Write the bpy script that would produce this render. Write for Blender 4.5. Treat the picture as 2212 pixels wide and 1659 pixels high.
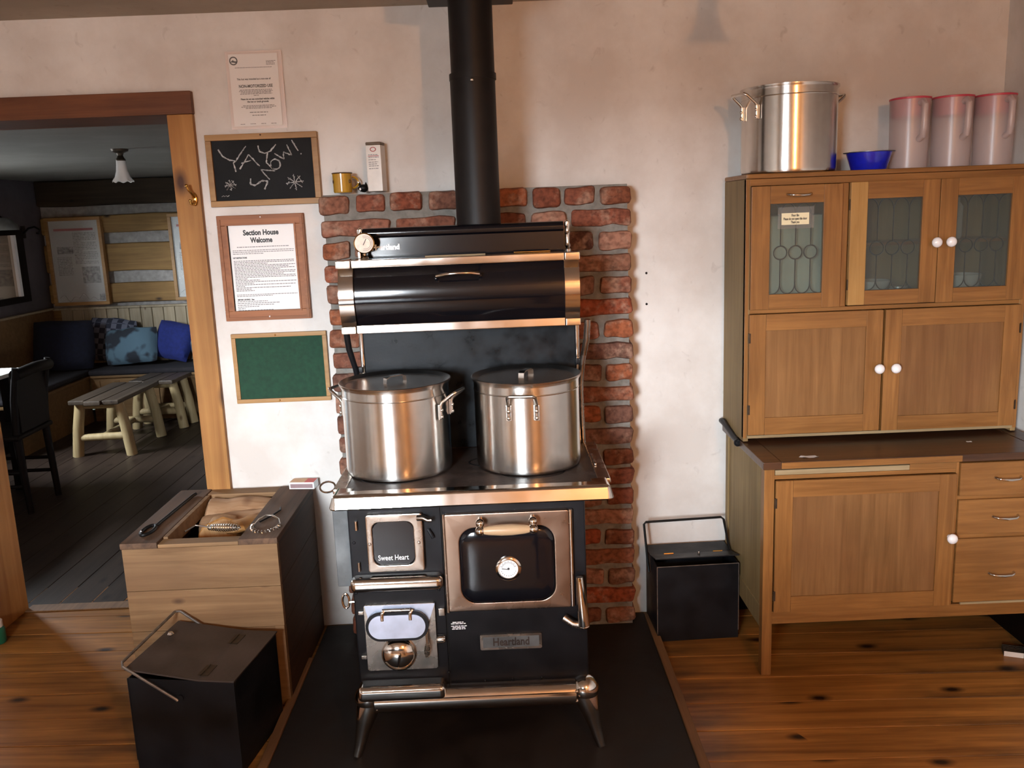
import bpy, bmesh, math, random
from mathutils import Vector, Matrix, noise
random.seed(7)
for o in list(bpy.data.objects): bpy.data.objects.remove(o)
SC = bpy.context.scene
COL = SC.collection
pi = math.pi

# ------------------------------------------------------------------ camera
cam_d = bpy.data.cameras.new('camera'); cam = bpy.data.objects.new('camera', cam_d); COL.objects.link(cam)
cam_d.sensor_width = 36.0; cam_d.lens = 36.0 * 1901.16 / 2212.0; cam_d.clip_start = 0.05
right = Vector((0.99916715, -0.01466482, -0.03807827)); up = Vector((0.04017298, 0.18998286, 0.98096516)); fwd = Vector((0.00715146, 0.98167788, -0.19041376))
cam.matrix_world = Matrix(((right.x, up.x, -fwd.x, 0.0), (right.y, up.y, -fwd.y, -3.2472), (right.z, up.z, -fwd.z, 1.571), (0, 0, 0, 1)))
SC.camera = cam

# ------------------------------------------------------------------ exposure, world, daylight
vs = SC.view_settings
vs.view_transform = 'Standard'; vs.look = 'None'; vs.gamma = 1.0; vs.use_curve_mapping = False; vs.exposure = 0.0
W = bpy.data.worlds.new('world'); SC.world = W; W.use_nodes = True
# overcast winter sky above the horizon, dull ground below it
_nt = W.node_tree; _bg = _nt.nodes['Background']; _tc = _nt.nodes.new('ShaderNodeTexCoord'); _sx = _nt.nodes.new('ShaderNodeSeparateXYZ'); _cr = _nt.nodes.new('ShaderNodeValToRGB')
_nt.links.new(_tc.outputs['Generated'], _sx.inputs[0]); _nt.links.new(_sx.outputs['Z'], _cr.inputs['Fac']); _nt.links.new(_cr.outputs['Color'], _bg.inputs['Color'])
_cr.color_ramp.elements[0].position = 0.0; _cr.color_ramp.elements[0].color = (.10, .105, .11, 1); _cr.color_ramp.elements[1].position = 0.03; _cr.color_ramp.elements[1].color = (.86, .93, 1.0, 1)
_bg.inputs['Strength'].default_value = 222.0

def portal(name, loc, rot, sx, sy):
    l = bpy.data.lights.new(name, 'AREA'); l.shape = 'RECTANGLE'; l.size = sx; l.size_y = sy; l.cycles.is_portal = True
    o = bpy.data.objects.new(name, l); COL.objects.link(o); o.location = loc; o.rotation_euler = rot
    return o
# sky light enters through the kitchen window behind the camera and the parlor window in its left wall
portal('window_portal', (-1.20, -4.93, 1.54), (math.radians(90), 0, 0), .78, 1.12)
portal('parlor_window_portal', (-4.01, 2.0, 1.50), (math.radians(90), 0, math.radians(-90)), .66, 0.60)

# ------------------------------------------------------------------ materials
MATS = {}
def new_mat(name):
    m = bpy.data.materials.new(name); m.use_nodes = True; MATS[name] = m
    nt = m.node_tree; b = nt.nodes['Principled BSDF']
    return m, nt, b
def lnk(nt, a, b): nt.links.new(a, b)
def plain(name, col, rough=0.5, metal=0.0, var=0.08, scale=18.0, bump=0.0, spec=0.5, coat=0.0, bscale=None, trans=0.0, aniso=0.0, rvar=0.0):
    """a colour with gentle procedural variation"""
    m, nt, b = new_mat(name)
    tc = nt.nodes.new('ShaderNodeTexCoord'); n = nt.nodes.new('ShaderNodeTexNoise'); n.inputs['Scale'].default_value = scale; n.inputs['Detail'].default_value = 5
    lnk(nt, tc.outputs['Object'], n.inputs['Vector'])
    r = nt.nodes.new('ShaderNodeValToRGB')
    c0 = tuple(max(0, c * (1 - var)) for c in col); c1 = tuple(min(1, c * (1 + var)) for c in col)
    r.color_ramp.elements[0].color = (*c0, 1); r.color_ramp.elements[1].color = (*c1, 1); r.color_ramp.elements[0].position = .3; r.color_ramp.elements[1].position = .7
    lnk(nt, n.outputs['Fac'], r.inputs['Fac']); lnk(nt, r.outputs['Color'], b.inputs['Base Color'])
    b.inputs['Roughness'].default_value = rough; b.inputs['Metallic'].default_value = metal; b.inputs['Specular IOR Level'].default_value = spec
    b.inputs['Coat Weight'].default_value = coat; b.inputs['Coat Roughness'].default_value = 0.05
    if trans: b.inputs['Transmission Weight'].default_value = trans
    if rvar:
        mr = nt.nodes.new('ShaderNodeMapRange'); mr.inputs['To Min'].default_value = max(.02, rough - rvar); mr.inputs['To Max'].default_value = rough + rvar
        mr.inputs['From Min'].default_value = .3; mr.inputs['From Max'].default_value = .7
        lnk(nt, n.outputs['Fac'], mr.inputs['Value']); lnk(nt, mr.outputs['Result'], b.inputs['Roughness'])
    if aniso:
        t = nt.nodes.new('ShaderNodeTangent'); t.direction_type = 'RADIAL'; t.axis = 'Z'; lnk(nt, t.outputs['Tangent'], b.inputs['Tangent'])
        b.inputs['Anisotropic'].default_value = aniso; b.inputs['Anisotropic Rotation'].default_value = 0.25
    if bump:
        n2 = nt.nodes.new('ShaderNodeTexNoise'); n2.inputs['Scale'].default_value = bscale or scale * 6; n2.inputs['Detail'].default_value = 4; lnk(nt, tc.outputs['Object'], n2.inputs['Vector'])
        bp = nt.nodes.new('ShaderNodeBump'); bp.inputs['Strength'].default_value = bump; bp.inputs['Distance'].default_value = 0.004
        lnk(nt, n2.outputs['Fac'], bp.inputs['Height']); lnk(nt, bp.outputs['Normal'], b.inputs['Normal'])
    return m
WK = 0.62
def wood(name, ca, cb, axis='x', grain=1.0, knots=0.0, rough=0.5, kcol=(0.06, 0.025, 0.01), stain=0.0, stain_col=(0.05, 0.03, 0.02), coat=0.0, bump=.25, flat=None):
    """long-grained wood; axis = direction of the grain in object space"""
    ca = tuple(c * WK for c in ca); cb = tuple(c * WK for c in cb); kcol = tuple(c * WK for c in kcol); stain_col = tuple(c * WK for c in stain_col)
    m, nt, b = new_mat(name)
    tc = nt.nodes.new('ShaderNodeTexCoord'); oi = nt.nodes.new('ShaderNodeObjectInfo')
    ml = nt.nodes.new('ShaderNodeMath'); ml.operation = 'MULTIPLY'; ml.inputs[1].default_value = 37.0; lnk(nt, oi.outputs['Random'], ml.inputs[0])
    add = nt.nodes.new('ShaderNodeVectorMath'); add.operation = 'ADD'; lnk(nt, tc.outputs['Object'], add.inputs[0]); lnk(nt, ml.outputs[0], add.inputs[1])
    mp = nt.nodes.new('ShaderNodeMapping'); g = 46.0 * grain; l = 2.4 * grain
    mp.inputs['Scale'].default_value = {'x': (l, g, g), 'y': (g, l, g), 'z': (g, g, l)}[axis]
    lnk(nt, add.outputs[0], mp.inputs['Vector'])
    n = nt.nodes.new('ShaderNodeTexNoise'); n.inputs['Scale'].default_value = 1.0; n.inputs['Detail'].default_value = 7; n.inputs['Roughness'].default_value = .62; n.inputs['Distortion'].default_value = .6
    lnk(nt, mp.outputs[0], n.inputs['Vector'])
    r = nt.nodes.new('ShaderNodeValToRGB'); r.color_ramp.elements[0].color = (*ca, 1); r.color_ramp.elements[1].color = (*cb, 1)
    r.color_ramp.elements[0].position = .3; r.color_ramp.elements[1].position = .72
    lnk(nt, n.outputs['Fac'], r.inputs['Fac']); out = r.outputs['Color']
    # broad tone change from board to board and along it
    n3 = nt.nodes.new('ShaderNodeTexNoise'); n3.inputs['Scale'].default_value = 3.0; n3.inputs['Detail'].default_value = 3; lnk(nt, add.outputs[0], n3.inputs['Vector'])
    hsv = nt.nodes.new('ShaderNodeHueSaturation'); mr = nt.nodes.new('ShaderNodeMapRange'); mr.inputs['From Min'].default_value = .3; mr.inputs['From Max'].default_value = .7
    mr.inputs['To Min'].default_value = .82; mr.inputs['To Max'].default_value = 1.15
    lnk(nt, n3.outputs['Fac'], mr.inputs['Value']); lnk(nt, mr.outputs[0], hsv.inputs['Value']); lnk(nt, out, hsv.inputs['Color']); out = hsv.outputs['Color']
    if knots:
        fl_ = flat or 'y'; sp3 = nt.nodes.new('ShaderNodeSeparateXYZ'); cb3 = nt.nodes.new('ShaderNodeCombineXYZ'); lnk(nt, add.outputs[0], sp3.inputs[0])
        keep = [c for c in 'xyz' if c != fl_]
        for k_, c in enumerate(keep):
            mm = nt.nodes.new('ShaderNodeMath'); mm.operation = 'MULTIPLY'; mm.inputs[1].default_value = .5 if c == axis else 1.0
            lnk(nt, sp3.outputs[c.upper()], mm.inputs[0]); lnk(nt, mm.outputs[0], cb3.inputs[k_])
        v = nt.nodes.new('ShaderNodeTexVoronoi'); v.voronoi_dimensions = '2D'; v.inputs['Scale'].default_value = 6.0; v.inputs['Randomness'].default_value = 1.0; lnk(nt, cb3.outputs[0], v.inputs['Vector'])
        kr = nt.nodes.new('ShaderNodeValToRGB'); kr.color_ramp.elements[0].position = 0.07 * knots; kr.color_ramp.elements[1].position = .26 * knots
        kr.color_ramp.elements[0].color = (1, 1, 1, 1); kr.color_ramp.elements[1].color = (0, 0, 0, 1); lnk(nt, v.outputs['Distance'], kr.inputs['Fac'])
        sc_ = nt.nodes.new('ShaderNodeSeparateColor'); lnk(nt, v.outputs['Color'], sc_.inputs[0]); gt = nt.nodes.new('ShaderNodeMath'); gt.operation = 'GREATER_THAN'; gt.inputs[1].default_value = .55 if knots < .65 else .25; lnk(nt, sc_.outputs[0], gt.inputs[0])
        mu = nt.nodes.new('ShaderNodeMath'); mu.operation = 'MULTIPLY'; lnk(nt, kr.outputs['Color'], mu.inputs[0]); lnk(nt, gt.outputs[0], mu.inputs[1])
        mx = nt.nodes.new('ShaderNodeMixRGB'); mx.inputs['Color2'].default_value = (*kcol, 1); lnk(nt, mu.outputs[0], mx.inputs['Fac']); lnk(nt, out, mx.inputs['Color1']); out = mx.outputs['Color']
    if stain:
        n4 = nt.nodes.new('ShaderNodeTexNoise'); n4.inputs['Scale'].default_value = 2.2; n4.inputs['Detail'].default_value = 6
        mk2 = nt.nodes.new('ShaderNodeMapping'); mk2.inputs['Scale'].default_value = {'x': (.7, 2, 2), 'y': (2, .7, 2), 'z': (2, 2, .7)}[axis]; lnk(nt, tc.outputs['Object'], mk2.inputs['Vector']); lnk(nt, mk2.outputs[0], n4.inputs['Vector'])
        sr = nt.nodes.new('ShaderNodeValToRGB'); sr.color_ramp.elements[0].position = .52; sr.color_ramp.elements[1].position = .72
        sr.color_ramp.elements[0].color = (0, 0, 0, 1); sr.color_ramp.elements[1].color = (stain, stain, stain, 1); lnk(nt, n4.outputs['Fac'], sr.inputs['Fac'])
        mx2 = nt.nodes.new('ShaderNodeMixRGB'); mx2.inputs['Color2'].default_value = (*stain_col, 1); lnk(nt, sr.outputs['Color'], mx2.inputs['Fac']); lnk(nt, out, mx2.inputs['Color1']); out = mx2.outputs['Color']
    lnk(nt, out, b.inputs['Base Color']); b.inputs['Roughness'].default_value = rough; b.inputs['Specular IOR Level'].default_value = .28
    b.inputs['Coat Weight'].default_value = coat; b.inputs['Coat Roughness'].default_value = .2
    bp = nt.nodes.new('ShaderNodeBump'); bp.inputs['Strength'].default_value = bump; bp.inputs['Distance'].default_value = .002; lnk(nt, n.outputs['Fac'], bp.inputs['Height']); lnk(nt, bp.outputs['Normal'], b.inputs['Normal'])
    return m
def plaster(name, base, dirt, rough=.85, amt=.5):
    m, nt, b = new_mat(name)
    tc = nt.nodes.new('ShaderNodeTexCoord')
    n = nt.nodes.new('ShaderNodeTexNoise'); n.inputs['Scale'].default_value = 2.3; n.inputs['Detail'].default_value = 9; n.inputs['Roughness'].default_value = .62; lnk(nt, tc.outputs['Object'], n.inputs['Vector'])
    r = nt.nodes.new('ShaderNodeValToRGB'); r.color_ramp.elements[0].position = .40; r.color_ramp.elements[1].position = .62
    r.color_ramp.elements[0].color = (*dirt, 1); r.color_ramp.elements[1].color = (*base, 1); lnk(nt, n.outputs['Fac'], r.inputs['Fac'])
    # small scuffs
    n2 = nt.nodes.new('ShaderNodeTexNoise'); n2.inputs['Scale'].default_value = 24; n2.inputs['Detail'].default_value = 5; n2.inputs['Distortion'].default_value = .8; lnk(nt, tc.outputs['Object'], n2.inputs['Vector'])
    r2 = nt.nodes.new('ShaderNodeValToRGB'); r2.color_ramp.elements[0].position = .64; r2.color_ramp.elements[1].position = .78; r2.color_ramp.elements[0].color = (0, 0, 0, 1); r2.color_ramp.elements[1].color = (amt, amt, amt, 1)
    lnk(nt, n2.outputs['Fac'], r2.inputs['Fac'])
    mx = nt.nodes.new('ShaderNodeMixRGB'); mx.inputs['Color2'].default_value = (dirt[0] * .55, dirt[1] * .5, dirt[2] * .48, 1); lnk(nt, r2.outputs['Color'], mx.inputs['Fac']); lnk(nt, r.outputs['Color'], mx.inputs['Color1'])
    lnk(nt, mx.outputs['Color'], b.inputs['Base Color']); b.inputs['Roughness'].default_value = rough
    n5 = nt.nodes.new('ShaderNodeTexNoise'); n5.inputs['Scale'].default_value = 9; n5.inputs['Detail'].default_value = 8; lnk(nt, tc.outputs['Object'], n5.inputs['Vector'])
    bp = nt.nodes.new('ShaderNodeBump'); bp.inputs['Strength'].default_value = .18; bp.inputs['Distance'].default_value = .01; lnk(nt, n5.outputs['Fac'], bp.inputs['Height']); lnk(nt, bp.outputs['Normal'], b.inputs['Normal'])
    return m
def brick_mat():
    m, nt, b = new_mat('brick')
    tc = nt.nodes.new('ShaderNodeTexCoord'); oi = nt.nodes.new('ShaderNodeObjectInfo')
    r = nt.nodes.new('ShaderNodeValToRGB'); r.color_ramp.interpolation = 'LINEAR'
    cols = [(.0, (.17, .06, .035)), (.14, (.36, .085, .035)), (.28, (.20, .085, .055)), (.42, (.40, .125, .05)), (.56, (.12, .05, .035)), (.7, (.42, .22, .15)), (.84, (.26, .08, .045)), (1.0, (.30, .15, .095))]
    el = r.color_ramp.elements; el[0].position = 0; el[0].color = (*cols[0][1], 1); el[1].position = 1; el[1].color = (*cols[-1][1], 1)
    for p, c in cols[1:-1]: e = el.new(p); e.color = (*c, 1)
    lnk(nt, oi.outputs['Random'], r.inputs['Fac'])
    ml = nt.nodes.new('ShaderNodeMath'); ml.operation = 'MULTIPLY'; ml.inputs[1].default_value = 51.0; lnk(nt, oi.outputs['Random'], ml.inputs[0])
    add = nt.nodes.new('ShaderNodeVectorMath'); add.operation = 'ADD'; lnk(nt, tc.outputs['Object'], add.inputs[0]); lnk(nt, ml.outputs[0], add.inputs[1])
    n = nt.nodes.new('ShaderNodeTexNoise'); n.inputs['Scale'].default_value = 16; n.inputs['Detail'].default_value = 8; n.inputs['Roughness'].default_value = .65; lnk(nt, add.outputs[0], n.inputs['Vector'])
    r2 = nt.nodes.new('ShaderNodeValToRGB'); r2.color_ramp.elements[0].position = .5; r2.color_ramp.elements[1].position = .66; r2.color_ramp.elements[0].color = (0, 0, 0, 1); r2.color_ramp.elements[1].color = (.75, .75, .75, 1)
    lnk(nt, n.outputs['Fac'], r2.inputs['Fac'])
    mx = nt.nodes.new('ShaderNodeMixRGB'); mx.inputs['Color2'].default_value = (.46, .29, .21, 1); lnk(nt, r2.outputs['Color'], mx.inputs['Fac']); lnk(nt, r.outputs['Color'], mx.inputs['Color1'])
    n2 = nt.nodes.new('ShaderNodeTexNoise'); n2.inputs['Scale'].default_value = 60; n2.inputs['Detail'].default_value = 6; lnk(nt, add.outputs[0], n2.inputs['Vector'])
    mx2 = nt.nodes.new('ShaderNodeMixRGB'); mx2.blend_type = 'MULTIPLY'; mx2.inputs['Fac'].default_value = .9; lnk(nt, mx.outputs['Color'], mx2.inputs['Color1'])
    r3 = nt.nodes.new('ShaderNodeValToRGB'); r3.color_ramp.elements[0].position = .3; r3.color_ramp.elements[1].position = .6; r3.color_ramp.elements[0].color = (.3, .27, .25, 1); r3.color_ramp.elements[1].color = (.80, .78, .76, 1); lnk(nt, n2.outputs['Fac'], r3.inputs['Fac']); lnk(nt, r3.outputs['Color'], mx2.inputs['Color2'])
    lnk(nt, mx2.outputs['Color'], b.inputs['Base Color']); b.inputs['Roughness'].default_value = .85; b.inputs['Specular IOR Level'].default_value = .3
    bp = nt.nodes.new('ShaderNodeBump'); bp.inputs['Strength'].default_value = .6; bp.inputs['Distance'].default_value = .006; lnk(nt, n.outputs['Fac'], bp.inputs['Height']); lnk(nt, bp.outputs['Normal'], b.inputs['Normal'])
    return m
def clearish(name, tint, clear, rough=.05, body=None, bodyfac=0.0):
    """sheet glass / frosted film: see-through mixed with gloss and a little body colour"""
    m, nt, b = new_mat(name); out = nt.nodes['Material Output']
    tr = nt.nodes.new('ShaderNodeBsdfTransparent'); tr.inputs['Color'].default_value = (*tint, 1)
    b.inputs['Base Color'].default_value = (*(body or tint), 1); b.inputs['Roughness'].default_value = rough; b.inputs['Specular IOR Level'].default_value = .8
    tc = nt.nodes.new('ShaderNodeTexCoord'); n = nt.nodes.new('ShaderNodeTexNoise'); n.inputs['Scale'].default_value = 30; lnk(nt, tc.outputs['Object'], n.inputs['Vector'])
    bp = nt.nodes.new('ShaderNodeBump'); bp.inputs['Strength'].default_value = .08; bp.inputs['Distance'].default_value = .002; lnk(nt, n.outputs['Fac'], bp.inputs['Height']); lnk(nt, bp.outputs['Normal'], b.inputs['Normal'])
    mix = nt.nodes.new('ShaderNodeMixShader'); mix.inputs[0].default_value = clear
    lnk(nt, b.outputs[0], mix.inputs[1]); lnk(nt, tr.outputs[0], mix.inputs[2]); lnk(nt, mix.outputs[0], out.inputs['Surface'])
    return m
def glow(name, col, strength):
    m, nt, b = new_mat(name); b.inputs['Base Color'].default_value = (*col, 1); b.inputs['Emission Color'].default_value = (*col, 1); b.inputs['Emission Strength'].default_value = strength
    return m

M = {}
M['plaster'] = plaster('plaster', (.71, .69, .66), (.58, .54, .50), amt=.38)
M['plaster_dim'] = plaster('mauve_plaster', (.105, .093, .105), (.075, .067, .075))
M['ceil'] = plaster('ceiling_board', (.40, .33, .26), (.33, .27, .21))
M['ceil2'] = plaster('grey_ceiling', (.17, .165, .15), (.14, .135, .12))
M['floor'] = wood('floor_pine', (.28, .108, .024), (.72, .32, .074), 'x', .8, .55, .42, (.03, .012, .006), .8, (.03, .022, .015), coat=.15, flat='z')
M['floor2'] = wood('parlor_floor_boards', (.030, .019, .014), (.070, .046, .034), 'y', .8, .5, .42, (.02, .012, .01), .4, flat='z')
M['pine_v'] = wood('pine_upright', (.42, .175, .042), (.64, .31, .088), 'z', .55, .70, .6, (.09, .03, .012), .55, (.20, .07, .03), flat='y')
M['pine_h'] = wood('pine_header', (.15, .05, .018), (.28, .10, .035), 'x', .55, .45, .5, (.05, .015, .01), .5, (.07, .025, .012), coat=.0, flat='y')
M['oak_v'] = wood('oak_upright', (.27, .112, .028), (.45, .208, .060), 'z', 1.3, 0, .42, coat=.12)
M['oak_h'] = wood('oak_level', (.27, .112, .028), (.44, .203, .058), 'x', 1.3, 0, .42, coat=.12)
M['oak_panel'] = wood('oak_panel', (.23, .105, .032), (.37, .185, .066), 'z', 1.0, 0, .48, (0, 0, 0), .45, (.20, .075, .03))
M['oak_side'] = wood('oak_side_panel', (.30, .19, .075), (.46, .31, .135), 'z', 1.0, 0, .6)
M['worktop'] = wood('dark_worktop', (.055, .024, .013), (.16, .072, .034), 'x', .9, 0, .33, (0, 0, 0), .7, (.03, .018, .013), coat=.2)
M['pale_board'] = wood('pale_pull_board', (.36, .26, .13), (.52, .40, .23), 'x', 1.0, 0, .55)
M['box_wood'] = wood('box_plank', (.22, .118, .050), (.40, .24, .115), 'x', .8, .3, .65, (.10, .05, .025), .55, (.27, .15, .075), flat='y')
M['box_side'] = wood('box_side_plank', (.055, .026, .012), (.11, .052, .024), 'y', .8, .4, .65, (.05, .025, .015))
M['box_top'] = wood('weathered_top_board', (.085, .047, .028), (.22, .122, .068), 'y', .8, .3, .7, (.02, .01, .01), .4)
M['firewood'] = wood('split_firewood', (.50, .27, .13), (.80, .52, .31), 'x', 1.0, .35, .75, (.2, .08, .04))
M['firewood2'] = wood('golden_firewood', (.46, .20, .055), (.74, .40, .13), 'x', .8, .2, .75, (.2, .08, .04))
M['log_h'] = wood('hewn_log', (.30, .165, .055), (.54, .325, .115), 'x', .6, .45, .7, (.07, .04, .02), .3, (.10, .055, .03))
M['log_beam'] = wood('dark_beam', (.035, .022, .012), (.085, .055, .03), 'x', .6, .3, .75, (.02, .012, .01))
M['peeled'] = wood('peeled_pole', (.44, .32, .15), (.64, .50, .27), 'z', .7, .35, .6, (.2, .12, .05))
M['table_top'] = wood('grey_table_plank', (.055, .040, .029), (.13, .096, .069), 'y', .8, .2, .45, (.03, .02, .02))
M['beadboard'] = wood('beadboard', (.42, .33, .20), (.62, .52, .36), 'z', .8, .28, .55, (.2, .12, .07))
M['bench_wood'] = wood('bench_wood', (.20, .11, .04), (.32, .185, .08), 'x', .8, .3, .5)
M['dark_wood'] = wood('dark_chair_wood', (.004, .002, .0015), (.010, .005, .0035), 'z', 1, 0, .55)
M['dark_wood'].node_tree.nodes['Principled BSDF'].inputs['Specular IOR Level'].default_value = .12
M['frame_oak'] = wood('frame_light_oak', (.44, .225, .072), (.60, .335, .12), 'x', 1, 0, .45)
M['frame_red'] = wood('frame_redwood', (.36, .125, .042), (.54, .205, .074), 'x', 1, 0, .5)
M['brick'] = brick_mat()
M['mortar'] = plain('mortar', (.19, .18, .16), .95, 0, .22, 40, .7, .2, bscale=90)
M['hearth'] = plain('hearth_sheet', (.017, .0135, .012), .62, 0, .35, 7, .12, .25, rvar=.12)
M['strip'] = wood('edge_strip', (.20, .10, .042), (.38, .20, .085), 'y', .9, .2, .6, (.08, .04, .02), .5, (.09, .05, .03))
M['iron'] = plain('black_iron', (.0065, .0068, .0085), .38, 0, .3, 9, .05, .19, rvar=.08)
M['pipe'] = plain('black_pipe', (.0075, .0062, .006), .5, 0, .3, 14, .03, .22)
M['enamel'] = plain('black_enamel', (.003, .003, .0045), .12, 0, .2, 9, 0, .4, coat=.15)
M['splash'] = plain('dusty_black_steel', (.006, .008, .010), .36, 0, .6, 22, .06, .12, rvar=.10)
M['castiron'] = plain('cooktop_iron', (.030, .020, .016), .45, .2, .5, 12, .2, .5, rvar=.1)
M['chrome'] = plain('polished_nickel', (.64, .61, .57), .11, 1, .06, 9, .0, .5, rvar=.04)
M['nickel'] = plain('worn_nickel', (.43, .38, .335), .26, 1, .16, 16, .06, .5, rvar=.08)
M['copperish'] = plain('oven_door_plate', (.34, .255, .20), .3, 1, .14, 8, .04, .5, rvar=.06)
M['shield'] = plain('galvanised_shield', (.115, .125, .13), .5, .5, .35, 13, .1)
M['steel'] = plain('spun_aluminium', (.64, .62, .585), .24, 1, .05, 30, .02, .5, aniso=.85)
M['steel_lid'] = plain('pot_lid_aluminium', (.52, .46, .41), .26, 1, .06, 30, .02)
M['steel_wire'] = plain('handle_steel', (.66, .64, .60), .22, 1, .05, 20)
M['black'] = plain('black_paint', (.004, .004, .004), .45, 0, .2, spec=.2)
M['bucket'] = plain('black_sheet_steel', (.0065, .007, .009), .45, 0, .4, 10, .1, .22, rvar=.1)
M['bucket_lid'] = plain('scuffed_lid_steel', (.058, .043, .036), .5, .2, .4, 9, .15, .5, rvar=.1)
M['worn_edge'] = plain('worn_steel_edge', (.22, .2, .18), .4, .8, .3, 40)
M['brass'] = plain('brass', (.62, .36, .10), .2, 1, .12, 30)
M['hinge'] = plain('dark_hinge', (.05, .035, .022), .45, .6, .3, 60)
M['porcelain'] = plain('white_porcelain', (.80, .79, .80), .12, 0, .02, 10, 0, .5, coat=.5)
M['dialface'] = plain('dial_white', (.72, .73, .74), .35, 0, .04, 60)
M['dialold'] = plain('aged_dial', (.58, .44, .32), .4, 0, .2, 60)
M['dialarc'] = plain('dial_grey_arc', (.25, .2, .16), .5)
M['ink'] = plain('print_ink', (.02, .02, .022), .6)
M['ink_soft'] = plain('soft_print', (.17, .165, .165), .7)
M['ink_red'] = plain('red_print', (.34, .05, .05), .6)
M['paper'] = plain('white_paper', (.80, .79, .78), .55, 0, .02, 6)
M['sleeve'] = plain('plastic_sleeve_paper', (.72, .62, .58), .22, 0, .03, 6, .35, .6, bscale=7)
M['film'] = clearish('plastic_film', (.98, .97, .96), .93, .06)
M['chalkboard'] = plain('chalkboard', (.008, .0085, .0095), .7, 0, .6, 6, .05, .2)
M['chalk'] = plain('chalk', (.34, .34, .335), .9, 0, .45, 140, .3)
M['felt'] = plain('green_board', (.005, .040, .019), .85, 0, .2, 60, .2)
M['handlewood'] = wood('pale_handle_wood', (.62, .40, .22), (.78, .56, .34), 'x', 1.5, 0, .35)
M['yellow'] = plain('yellow_enamel', (.40, .215, .016), .2, 0, .06, 12, 0, .5, coat=.4)
M['brownrim'] = plain('brown_rim', (.06, .028, .012), .3)
M['carton'] = plain('carton_board', (.66, .62, .57), .35, 0, .06, 30)
M['carton_top'] = plain('carton_brown', (.10, .06, .03), .5)
M['blue'] = plain('cobalt_enamel', (.008, .014, .44), .25, 0, .15, 60, 0, .5, coat=.4)
M['steelrim'] = plain('grey_rim', (.12, .12, .14), .35, .5)
M['frost'] = clearish('frosted_plastic', (.93, .88, .88), .55, .30, (.62, .55, .55))
M['pink'] = plain('pink_lid', (.48, .05, .09), .4, 0, .06, 20)
M['glass'] = clearish('picture_glass', (.98, .98, .98), .90, .04)
M['cabglass'] = clearish('obscured_cabinet_glass', (.80, .84, .82), .80, .18, (.16, .18, .17))
M['came'] = plain('lead_came', (.06, .058, .055), .35, .6, .2, 60)
M['flourbin'] = plain('flour_bin_tin', (.50, .55, .48), .35, .2, .12, 9, 0, rvar=.1)
M['crock'] = plain('pale_crockery', (.50, .50, .48), .2, 0, .05, 9, 0, .5, coat=.3)
M['label'] = plain('cream_label', (.72, .66, .44), .5, 0, .03, 20)
M['chink'] = plain('chinking', (.30, .285, .27), .95, 0, .25, 20, .5, .2)
M['mirror'] = plain('glazed_picture', (.50, .42, .34), .06, 1, .1, 4)
M['bright'] = plain('bright_white', (.85, .88, .90), .4, 0, .02)
M['tin'] = plain('tin_shade', (.46, .49, .50), .35, .8, .1, 20)
M['poster'] = plain('poster_paper', (.46, .47, .44), .4, 0, .05, 3, 0, .5)
M['photo'] = plain('printed_photo', (.22, .22, .21), .5, 0, .75, 40)
M['seatpad'] = plain('seat_pad', (.011, .009, .012), .9, 0, .3, 40, .3)
M['navy'] = plain('navy_cloth', (.004, .006, .018), .95, 0, .3, 40, .3)
M['royal'] = plain('royal_blue_cloth', (.009, .018, .13), .95, 0, .2, 40, .3)
M['paleblue'] = plain('pale_blue_cloth', (.08, .15, .20), .95, 0, .75, 9, .3)
M['slate'] = plain('slate_cloth', (.05, .065, .09), .95, 0, .6, 30, .3)
M['opal'] = plain('opal_glass', (.74, .73, .71), .25, 0, .02)
M['green_plastic'] = plain('green_plastic', (.010, .10, .05), .35)
M['white_plastic'] = plain('white_cap', (.62, .56, .50), .4)
M['end_grain'] = wood('cut_end_grain', (.52, .28, .11), (.80, .50, .24), 'z', 1.2, 0, .8)
M['matchred'] = plain('matchbox_red', (.52, .06, .05), .5)
M['matchtan'] = plain('matchbox_tan', (.56, .33, .17), .5)
M['striker'] = plain('striker_strip', (.26, .18, .19), .8)
M['bulb'] = glow('lit_bulb', (1.0, .55, .22), 150)
M['flap'] = plain('sky_tinted_nickel', (.50, .57, .72), .36, 1, .12, 22, .04)  # blue of the reflected sky is put into the metal colour
M['shade_lit'] = clearish('lit_shade_glass', (1, .93, .85), .6, .25, (.8, .75, .68))
M['soot'] = plain('dust', (.2, .2, .2), .9)

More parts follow.
